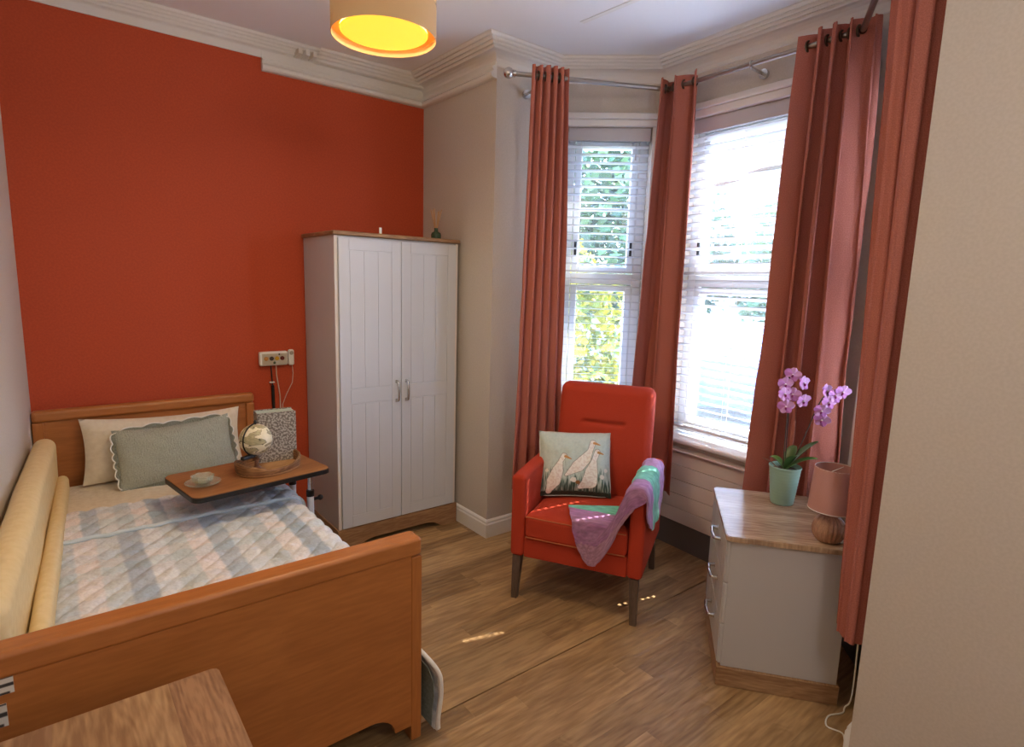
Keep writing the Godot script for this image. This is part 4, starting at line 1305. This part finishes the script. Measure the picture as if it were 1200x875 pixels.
func chest() -> void:
	var du := Vector3(0.7919, 0, -0.6107)
	var xf := Transform3D(Basis(du, Vector3.UP, du.cross(Vector3.UP)), Vector3(2.046, 0, -1.148))
	var o := thing("chest_of_drawers", "light grey three-drawer bedside chest with oak top and plinth", "chest", xf)
	var w := 0.565
	var d := 0.43
	var body := plain(col(192, 188, 186), 0.55)
	obj("carcass", MB.new().rbox(Vector3(w / 2, 0.352, d / 2), Vector3(w, 0.54, d), 0.002), body, o)
	obj("chest_top", MB.new().prism(rounded(w + 0.03, d + 0.04, 0.022, Vector2(w / 2, d / 2)), 0.6225, 0.640, "y").prism(rounded(w + 0.024, d + 0.034, 0.020, Vector2(w / 2, d / 2)), 0.6395, 0.6425, "y"), M.oak_pale, o)
	obj("plinth", MB.new().rbox(Vector3(w / 2, 0.041, d / 2 - 0.004), Vector3(w + 0.022, 0.082, d + 0.026), 0.004), M.oak, o)
	for k in 3:
		var y := 0.178 + 0.1755 * k
		var dr := obj("drawer", MB.new().rbox(Vector3(w / 2, y, -0.006), Vector3(w - 0.002, 0.170, 0.012), 0.002), body, o)
		for b in 5:
			var bw := (w - 0.010) / 5
			obj("board", MB.new().rbox(Vector3(0.005 + bw * (b + 0.5), y, -0.0145), Vector3(bw - 0.004, 0.168, 0.006), 0.002), body, dr)
		var hd := obj("handle", handle_mesh(0.12), M.chrome, dr, Transform3D(Basis(Vector3(0, 1, 0), Vector3(1, 0, 0), Vector3(0, 0, -1)), Vector3(w * 0.42, y + 0.02, -0.0175)))
		hd.set_meta("label", "chrome bar handle")
	orchid(Vector3(2.566, 0.6425, -1.215))
	table_lamp(Vector3(2.318, 0.6425, -0.905))

func orchid(p: Vector3) -> void:
	var pot := thing("plant_pot", "sage green ribbed pot on the bedside chest", "pot", at(p))
	var pm := plain(col(150, 182, 162), 0.5)
	var prof: Array = [Vector2(0.001, 0.0), Vector2(0.046, 0.0), Vector2(0.049, 0.004)]
	for k in 30:
		var y := 0.008 + 0.155 * k / 29.0
		prof.append(Vector2(0.049 + 0.017 * y / 0.163 + 0.0009 * sin(y * 420.0), y))
	prof.append_array([Vector2(0.069, 0.168), Vector2(0.069, 0.174), Vector2(0.0665, 0.176), Vector2(0.063, 0.174), Vector2(0.060, 0.150), Vector2(0.001, 0.148)])
	obj("body", MB.new().lathe(prof, 36), pm, pot)
	var o := thing("orchid", "purple and white orchid with two flower stems in the green pot", "orchid", at(p + Vector3(0, 0.15, 0)))
	var right := Vector3(0.782, 0, 0.624)
	var near := Vector3(-0.624, 0, 0.782)
	obj("bark_chips", MB.new().lathe([Vector2(0.001, 0.0), Vector2(0.059, 0.0), Vector2(0.055, 0.008), Vector2(0.03, 0.013), Vector2(0.001, 0.012)], 24, Vector3.ZERO, func(r: float, _y: float, a: float) -> float: return r * (1.0 + 0.04 * sin(a * 7))), tri(noise_tex(121, 0.1, col(52, 38, 28), col(92, 68, 48)), 12.0, 0.9), o)
	var sm := plain(col(74, 58, 44), 0.6)
	var f := func(a: float, b: float, c := 0.0) -> Vector3: return right * a + Vector3(0, b, 0) + near * c
	var st1: Array = [f.call(-0.010, 0.005), f.call(-0.018, 0.14, 0.01), f.call(-0.022, 0.26, 0.015), f.call(-0.024, 0.36, 0.02), f.call(-0.030, 0.42, 0.03), f.call(-0.045, 0.435, 0.045)]
	var st2: Array = [f.call(0.012, 0.005), f.call(0.045, 0.10, 0.01), f.call(0.075, 0.20, 0.015), f.call(0.10, 0.29, 0.02), f.call(0.125, 0.355, 0.03), f.call(0.165, 0.372, 0.04)]
	obj("flower_stem", MB.new().tube(smooth(st1), 0.0028, 6), sm, o)
	obj("flower_stem", MB.new().tube(smooth(st2), 0.0028, 6), sm, o)
	obj("support_stick", MB.new().tube([f.call(-0.004, 0.0, 0.006), f.call(-0.016, 0.34, 0.008)], 0.002, 6), M.dark, o)
	obj("dry_shoot", MB.new().tube([f.call(-0.03, 0.01), f.call(-0.07, 0.045, 0.01), f.call(-0.115, 0.065, 0.02)], [0.003, 0.0025, 0.0015], 6), plain(col(150, 122, 96), 0.7), o)
	# leaves: [length along right, height, towards viewer, width]
	var gm := [plain(col(74, 108, 54), 0.35), plain(col(92, 132, 66), 0.35)]
	var li := 0
	for q in [[0.125, 0.145, 0.02, 0.026], [0.115, 0.075, 0.05, 0.022], [0.02, 0.085, 0.05, 0.028], [-0.05, 0.05, -0.05, 0.024], [0.05, 0.11, -0.03, 0.026], [0.06, 0.045, -0.06, 0.024]]:
		var a: Vector3 = f.call(0.0, 0.006, 0.0)
		var e: Vector3 = f.call(q[0], q[1], q[2])
		var mid := a.lerp(e, 0.5) + Vector3(0, 0.03, 0)
		var side := (e - a).cross(Vector3.UP).normalized()
		var rows: Array = []
		for i in 13:
			var t := i / 12.0
			var c := a.lerp(mid, t).lerp(mid.lerp(e, t), t)
			var wd: float = q[3] * pow(sin(PI * clampf(t * 0.86 + 0.10, 0, 1)), 0.75)
			var row := PackedVector3Array()
			for j in 7:
				var s := -1.0 + j / 3.0
				row.append(c + side * s * wd + Vector3(0, 0.35 * wd * s * s, 0))
			rows.append(row)
		obj("leaf", MB.new().sheet(rows, 0.0025), gm[li % 2], o)
		li += 1
	# flowers
	var pw := plain(col(206, 128, 196), 0.55)
	pw.backlight_enabled = true
	pw.backlight = Color(0.2, 0.08, 0.18)
	var pd := plain(col(222, 164, 214), 0.55)
	var lip := plain(col(150, 40, 110), 0.5)
	var heart := plain(col(240, 226, 224), 0.5)
	var petal := MB.new()
	var prow: Array = []
	for i in 8:
		var t := i / 7.0
		var wd := 0.0135 * pow(sin(PI * clampf(t * 0.82 + 0.12, 0, 1)), 0.6)
		var row := PackedVector3Array()
		for j in 7:
			var s := -1.0 + j / 3.0
			row.append(Vector3(s * wd, 0.003 + 0.024 * t, 0.004 * t * t - 0.003 * s * s + 0.0012 * sin(s * 5.0)))
		prow.append(row)
	var pmesh := petal.sheet(prow, 0.0012).mesh()
	var lmesh := MB.new().ball(Vector3(0, -0.006, 0.006), Vector3(0.005, 0.007, 0.005), 10).mesh()
	var cmesh := MB.new().ball(Vector3(0, 0, 0.003), Vector3(0.0045, 0.0045, 0.006), 10).mesh()
	var rng := RandomNumberGenerator.new()
	rng.seed = 77
	for q in [[909.5, 429], [901, 440], [922, 438], [900, 451], [911, 452], [924, 459], [903, 466], [951, 447], [960, 452], [968, 447], [953, 460], [946, 470], [950, 482]]:
		var c: Vector3 = f.call((q[0] - 917.0) / 268.0, 0.02 + (543.0 - q[1]) / 268.0, 0.045 + rng.randf_range(-0.012, 0.012))
		var z := (near * 1.0 + right * rng.randf_range(-0.6, 0.6) + Vector3(0, rng.randf_range(-0.4, 0.3), 0)).normalized()
		var x := Vector3.UP.cross(z).normalized()
		var fl := obj("flower", cmesh, heart, o, Transform3D(Basis(x, z.cross(x), z) * Basis(Vector3.BACK, rng.randf_range(-0.3, 0.3)), c))
		for k in 5:
			obj("petal", pmesh, pd if k % 2 == 0 else pw, fl, Transform3D(Basis(Vector3.BACK, TAU * k / 5).scaled(Vector3.ONE * ([1.2, 1.35, 1.12, 1.12, 1.35][k])), Vector3(0, 0, 0.001 * (k % 2))))
		obj("lip", lmesh, lip, fl)

func smooth(p: Array, per := 5) -> Array:
	var c := Curve3D.new()
	for i in p.size():
		var a: Vector3 = p[maxi(i - 1, 0)]
		var b: Vector3 = p[mini(i + 1, p.size() - 1)]
		c.add_point(p[i], -(b - a) / 6.0, (b - a) / 6.0)
	var out: Array = []
	for i in p.size() - 1:
		for k in per:
			out.append(c.sample(i, float(k) / per))
	out.append(p[p.size() - 1])
	return out

func table_lamp(p: Vector3) -> void:
	var o := thing("table_lamp", "small table lamp with dusty pink shade and ribbed wooden base", "lamp", at(p))
	var bm := tri(wood_tex(131, col(150, 108, 84), col(204, 160, 130), 0.3, true), 6.0, 0.55)
	var prof: Array = [Vector2(0.001, 0.0), Vector2(0.034, 0.0), Vector2(0.038, 0.003)]
	for k in 14:
		var t := k / 13.0
		prof.append(Vector2(0.038 + 0.024 * pow(sin(PI * clampf(t * 0.9 + 0.04, 0, 1)), 0.8) - 0.016 * t * t, 0.006 + 0.102 * t))
	prof.append_array([Vector2(0.018, 0.114), Vector2(0.013, 0.118), Vector2(0.012, 0.15), Vector2(0.001, 0.15)])
	obj("base", MB.new().lathe(prof, 96, Vector3.ZERO, func(r: float, y: float, a: float) -> float: return r * (1.0 + (0.035 * sin(a * 22.0 + y * 28.0) if y > 0.006 and y < 0.108 else 0.0))), bm, o)
	var sm := tri(noise_tex(132, 0.25, col(186, 136, 126), col(200, 150, 140)), 5.0, 0.9)
	sm.backlight_enabled = true
	sm.backlight = Color(0.12, 0.06, 0.05)
	obj("lamp_shade", MB.new().lathe([Vector2(0.083, 0.128), Vector2(0.072, 0.296), Vector2(0.0705, 0.296), Vector2(0.0815, 0.128), Vector2(0.083, 0.128)], 40), sm, o)
	obj("shade_ring", MB.new().torus(Vector3(0, 0.294, 0), Vector3.UP, 0.071, 0.0015, 32, 5).torus(Vector3(0, 0.130, 0), Vector3.UP, 0.0825, 0.0015, 32, 5).tube([Vector3(-0.071, 0.285, 0), Vector3(0.071, 0.285, 0)], 0.0013, 5), M.trim_white, o)
	obj("bulb", MB.new().ball(Vector3(0, 0.19, 0), Vector3(0.026, 0.034, 0.026), 14).lathe([Vector2(0.014, 0.148), Vector2(0.014, 0.17)], 12), plain(col(236, 234, 228), 0.3), o)
	var w := func(x: float, y: float, z: float) -> Vector3: return Vector3(x, y, z) - p
	obj("cord", MB.new().tube(smooth([w.call(2.33, 0.648, -0.86), w.call(2.335, 0.648, -0.80), w.call(2.335, 0.60, -0.772), w.call(2.335, 0.35, -0.762), w.call(2.335, 0.06, -0.758), w.call(2.32, 0.006, -0.772), w.call(2.28, 0.004, -0.765), w.call(2.22, 0.004, -0.79), w.call(2.16, 0.004, -0.77), w.call(2.17, 0.004, -0.72), w.call(2.13, 0.004, -0.69), w.call(2.13, 0.004, -0.64)]), 0.003, 6), M.trim_white, o)

func along(path: Array, t: float) -> Vector2:
	var total := 0.0
	for k in path.size() - 1: total += path[k].distance_to(path[k + 1])
	var s := t * total
	for k in path.size() - 1:
		var l: float = path[k].distance_to(path[k + 1])
		if s <= l or k == path.size() - 2: return path[k].lerp(path[k + 1], s / l)
		s -= l
	return path[0]

func curtain(label: String, top: Array, bot: Array, folds: float, amp_t: float, amp_b: float, phase: float, sd: int, gather := 0.0) -> void:
	var yt := 2.748
	var yb := 0.38
	var o := thing("curtain", label, "curtain", at(Vector3(along(top, 0.5).x, yb, along(top, 0.5).y)), "terracotta eyelet curtains in the bay")
	var base := o.position
	var f := FastNoiseLite.new()
	f.seed = sd
	f.frequency = 1.0
	var nc := int(folds * 16)
	var nr := 40
	var point := func(t: float, v: float) -> Vector3:   # v 0 at the bottom
		var a := along(top, t).lerp(along(bot, t), 1.0 - v)
		var e := 0.01
		var d := (along(top, minf(t + e, 1)).lerp(along(bot, minf(t + e, 1)), 1.0 - v) - along(top, maxf(t - e, 0)).lerp(along(bot, maxf(t - e, 0)), 1.0 - v)).normalized()
		var nn := Vector2(-d.y, d.x)
		var ph := TAU * folds * lerpf(t, smoothstep(0.0, 1.0, t), gather) + phase + 0.7 * f.get_noise_2d(t * 2.0, v * 1.6) * (1.0 - v)
		var w := sin(ph) + 0.22 * sin(ph * 2.0 + 0.6)
		var am := lerpf(amp_b, amp_t, pow(v, 1.5)) * (1.0 + 0.5 * f.get_noise_2d(t * 3.0 + 9.0, v))
		var q := a + nn * am * w + d * 0.35 * am * sin(ph * 2.0)
		return Vector3(q.x, lerpf(yb, yt, v) + (0.012 * sin(ph) * (1.0 - v) * 0.6), q.y) - base
	var rows: Array = []
	for i in nr + 1:
		var row := PackedVector3Array()
		for j in nc + 1:
			row.append(point.call(float(j) / nc, float(i) / nr))
		rows.append(row)
	obj("cloth", MB.new().sheet(rows, 0.004), M.curtain, o)
	var was := sin(phase)
	for k in range(1, 400):   # an eyelet wherever the cloth crosses the pole
		var t := k / 400.0
		var now := sin(TAU * folds * lerpf(t, smoothstep(0.0, 1.0, t), gather) + phase)
		var crossed := now * was <= 0.0
		was = now
		if not crossed or t < 0.02 or t > 0.98: continue
		var c := along(top, t)
		var d := (along(top, t + 0.01) - along(top, t - 0.01)).normalized()
		obj("eyelet", MB.new().torus(Vector3(c.x, 2.70, c.y) - base, Vector3(d.x, 0, d.y), 0.022, 0.0055, 18, 6), M.bronze, o)

func curtains() -> void:
	var r0 := Vector2(2.04, -2.616)
	var r1 := Vector2(2.838, -2.219)
	var r2 := Vector2(2.80, -1.19)
	var r3 := Vector2(2.09, -0.80)
	var y := 2.70
	var v := func(p: Vector2, h := y) -> Vector3: return Vector3(p.x, h, p.y)
	var o := thing("curtain_pole", "brushed steel curtain pole bent round the bay", "pole", Transform3D.IDENTITY)
	for s in [[r0, r1], [r1, r2], [r2, r3]]:
		obj("rod", MB.new().tube([v.call(s[0]), v.call(s[1])], 0.0125, 14), M.steel, o)
	for c in [r1, r2]:
		obj("corner_joint", MB.new().ball(v.call(c), Vector3.ONE * 0.0165, 14), M.bronze, o)
	for e in [[r0, r1], [r3, r2]]:
		var d: Vector2 = (e[0] - e[1]).normalized()
		var p: Vector3 = v.call(e[0] + d * 0.028)
		obj("finial", MB.new().ball(p, Vector3.ONE * 0.028, 18).tube([v.call(e[0] - d * 0.01), v.call(e[0] + d * 0.006)], 0.018, 14), M.chrome, o)
	for b in [[r1.lerp(r2, 0.50), Vector2(1, 0.03), 0.125], [r0.lerp(r1, 0.22), Vector2(0.2, -0.98), 0.27], [r2.lerp(r3, 0.9), Vector2(0.2, 0.98), 0.16]]:
		var p: Vector2 = b[0]
		var d: Vector2 = b[1]
		obj("bracket", MB.new().tube([v.call(p, y - 0.018), v.call(p + d * b[2], y - 0.022)], 0.008, 10).torus(v.call(p), Vector3(-d.y, 0, d.x), 0.0155, 0.004, 16, 6).tube([v.call(p + d * (b[2] - 0.02), y - 0.022), v.call(p + d * b[2], y - 0.022)], 0.024, 16), M.chrome, o)
	var on := func(a: Vector2, b: Vector2, t: float) -> Vector2: return a.lerp(b, t)
	curtain("terracotta curtain at the left end of the bay, behind the armchair", [on.call(r0, r1, 0.11), on.call(r0, r1, 0.33)], [Vector2(2.09, -2.61), Vector2(2.44, -2.57)], 5.0, 0.034, 0.03, 0.4, 1)
	curtain("terracotta curtain at the bay corner between the two blinds", [on.call(r0, r1, 0.93), r1, on.call(r1, r2, 0.20)], [Vector2(2.74, -2.31), Vector2(2.85, -2.22), Vector2(2.83, -1.99)], 2.0, 0.046, 0.040, 1.2, 2)
	curtain("wide terracotta curtain behind the orchid, right of the wide blind", [on.call(r1, r2, 0.75), r2, on.call(r2, r3, 0.06)], [Vector2(2.84, -1.53), Vector2(2.83, -1.08)], 3.5, 0.055, 0.062, 2.6, 3, 0.9)
	curtain("terracotta curtain at the near end of the bay, beside the beige wall", [Vector2(2.21, -0.85), Vector2(2.135, -0.785), Vector2(2.125, -0.715), Vector2(2.175, -0.69)], [Vector2(2.215, -0.785), Vector2(2.14, -0.745), Vector2(2.125, -0.71), Vector2(2.17, -0.69)], 3.0, 0.024, 0.020, 2.0, 4)

func pendant() -> void:
	var p := Vector3(0.962, 2.405, -1.952)
	var o := thing("pendant_lamp", "lit drum pendant lamp with cream patterned shade and yellow diffuser", "lamp", at(p))
	var sh := plain(col(212, 184, 142), 0.9)
	sh.emission_enabled = true
	sh.emission = Color(0.9, 0.52, 0.18)
	sh.emission_energy_multiplier = 0.06
	var r := 0.175
	obj("lamp_shade", MB.new().lathe([Vector2(r - 0.002, 0.0), Vector2(r, 0.0), Vector2(r, 0.105), Vector2(r - 0.002, 0.105), Vector2(r - 0.002, 0.0)], 56), sh, o)
	var pat := plain(Color.WHITE, 0.9)
	pat.albedo_texture = noise_tex(141, 0.03, col(150, 146, 140), col(238, 212, 150), 256, 1, 5.0)
	pat.emission_enabled = true
	pat.emission = Color(0.9, 0.6, 0.25)
	pat.emission_energy_multiplier = 0.12
	var pb := obj("patterned_shade_band", MB.new().lathe([Vector2(r - 0.002, 0.105), Vector2(r + 0.0006, 0.105), Vector2(r + 0.0006, 0.22), Vector2(r - 0.002, 0.22), Vector2(r - 0.002, 0.105)], 56), pat, o)
	pb.set_meta("label", "grey and yellow patterned upper band")
	var df := plain(col(250, 224, 120), 0.6)
	df.emission_enabled = true
	df.emission = Color(1.0, 0.78, 0.16)
	df.emission_energy_multiplier = 0.75
	obj("diffuser", MB.new().lathe([Vector2(0.001, 0.006), Vector2(0.08, 0.008), Vector2(0.14, 0.012), Vector2(0.146, 0.016), Vector2(0.14, 0.020), Vector2(0.001, 0.020)], 48), df, o)
	var ring := plain(col(240, 170, 80), 0.7)
	ring.emission_enabled = true
	ring.emission = Color(1.0, 0.5, 0.12)
	ring.emission_energy_multiplier = 0.3
	obj("lamp_rim", MB.new().lathe([Vector2(0.145, 0.024), Vector2(r - 0.003, 0.024), Vector2(r - 0.003, 0.027), Vector2(0.145, 0.027)], 48), ring, o)
	obj("cord", MB.new().tube([Vector3(0, 0.2, 0), Vector3(0, CEIL - p.y - 0.02, 0)], 0.004, 8), M.trim_white, o)
	obj("spider_ring", MB.new().tube([Vector3(-r, 0.20, 0), Vector3(r, 0.20, 0)], 0.002, 6).tube([Vector3(0, 0.20, -r), Vector3(0, 0.20, r)], 0.002, 6), M.trim_white, o)
	obj("ceiling_rose", MB.new().lathe([Vector2(0.012, -0.05), Vector2(0.04, -0.04), Vector2(0.05, -0.005), Vector2(0.05, 0.0)], 24, Vector3(0, CEIL - p.y, 0)), M.trim_white, o)
	var l := AreaLight3D.new()
	l.name = "pendant_light"
	l.area_size = Vector2(0.24, 0.24)
	l.light_color = Color(1.0, 0.88, 0.70)
	l.light_energy = 0.7
	l.shadow_enabled = true
	l.area_range = 12.0
	l.position = Vector3(0, -0.004, 0)
	l.rotation_degrees = Vector3(-90, 0, 0)
	o.add_child(l)
	var up := OmniLight3D.new()
	up.name = "pendant_bulb_light"
	up.light_color = Color(1.0, 0.88, 0.70)
	up.light_energy = 0.12
	up.light_size = 0.05
	up.omni_range = 12.0
	up.shadow_enabled = true
	up.position = Vector3(0, 0.12, 0)
	o.add_child(up)

# the second pendant at the door end of the room, behind the photographer: it lights the footboard, the near wall and the ceiling
func door_end_light() -> void:
	var p := Vector3(0.72, 2.42, 0.62)
	var o := thing("globe_pendant_lamp", "round white globe pendant lamp at the door end of the room", "lamp", at(p))
	var gm := plain(col(250, 247, 240), 0.5)
	gm.emission_enabled = true
	gm.emission = Color(1.0, 0.97, 0.94)
	gm.emission_energy_multiplier = 1.2
	obj("light_globe", MB.new().ball(Vector3.ZERO, Vector3.ONE * 0.16, 28), gm, o)
	obj("cord", MB.new().tube([Vector3(0, 0.158, 0), Vector3(0, CEIL - p.y - 0.02, 0)], 0.004, 8), M.trim_white, o)
	obj("ceiling_rose", MB.new().lathe([Vector2(0.012, -0.05), Vector2(0.04, -0.04), Vector2(0.05, -0.005), Vector2(0.05, 0.0)], 24, Vector3(0, CEIL - p.y, 0)), M.trim_white, o)
	var l := OmniLight3D.new()
	l.name = "globe_light"
	l.light_color = Color(1.0, 0.97, 0.94)
	l.light_energy = 0.40
	l.light_size = 0.15
	l.omni_range = 12.0
	l.shadow_enabled = true
	o.add_child(l)

func side_table() -> void:
	var o := thing("side_table", "small wooden side table in front of the footboard", "table", at(Vector3(0.02, 0, -1.28)))
	var y := 0.60
	var core := obj("table_top", MB.new().prism(rounded(0.508, 0.494, 0.02, Vector2.ZERO), y - 0.024, y - 0.004, "y"), M.oak_up, o)
	var tones := [M.oak_up, tri(wood_tex(151, col(146, 108, 74), col(192, 154, 112), 0.3, true), 1.4, 0.42), tri(wood_tex(152, col(130, 93, 66), col(176, 134, 98), 0.35, true), 1.7, 0.42)]
	var xs := [-0.257, -0.08, 0.145, 0.257]
	for k in 3:
		var l: float = xs[k]
		var r: float = xs[k + 1]
		var poly := PackedVector2Array([Vector2(l, -0.25), Vector2(r, -0.25), Vector2(r, 0.25), Vector2(l, 0.25)])
		if k == 2: poly = PackedVector2Array([Vector2(l, -0.25), Vector2(r - 0.016, -0.25), Vector2(r - 0.005, -0.245), Vector2(r, -0.234), Vector2(r, 0.234), Vector2(r - 0.005, 0.245), Vector2(r - 0.016, 0.25), Vector2(l, 0.25)])
		obj("board", MB.new().prism(poly, y - 0.0042, y, "y"), tones[k], core)
	for x in [-0.215, 0.215]:
		for z in [-0.21, 0.21]:
			obj("leg", MB.new().rbox(Vector3(x, (y - 0.024) / 2, z), Vector3(0.04, y - 0.024, 0.04), 0.004), M.oak_up, o)
	obj("apron", MB.new().box(Vector3(0, y - 0.06, -0.205), Vector3(0.39, 0.07, 0.016)).box(Vector3(0, y - 0.06, 0.205), Vector3(0.39, 0.07, 0.016)).box(Vector3(-0.21, y - 0.06, 0), Vector3(0.016, 0.07, 0.38)).box(Vector3(0.21, y - 0.06, 0), Vector3(0.016, 0.07, 0.38)), M.oak_up, o)
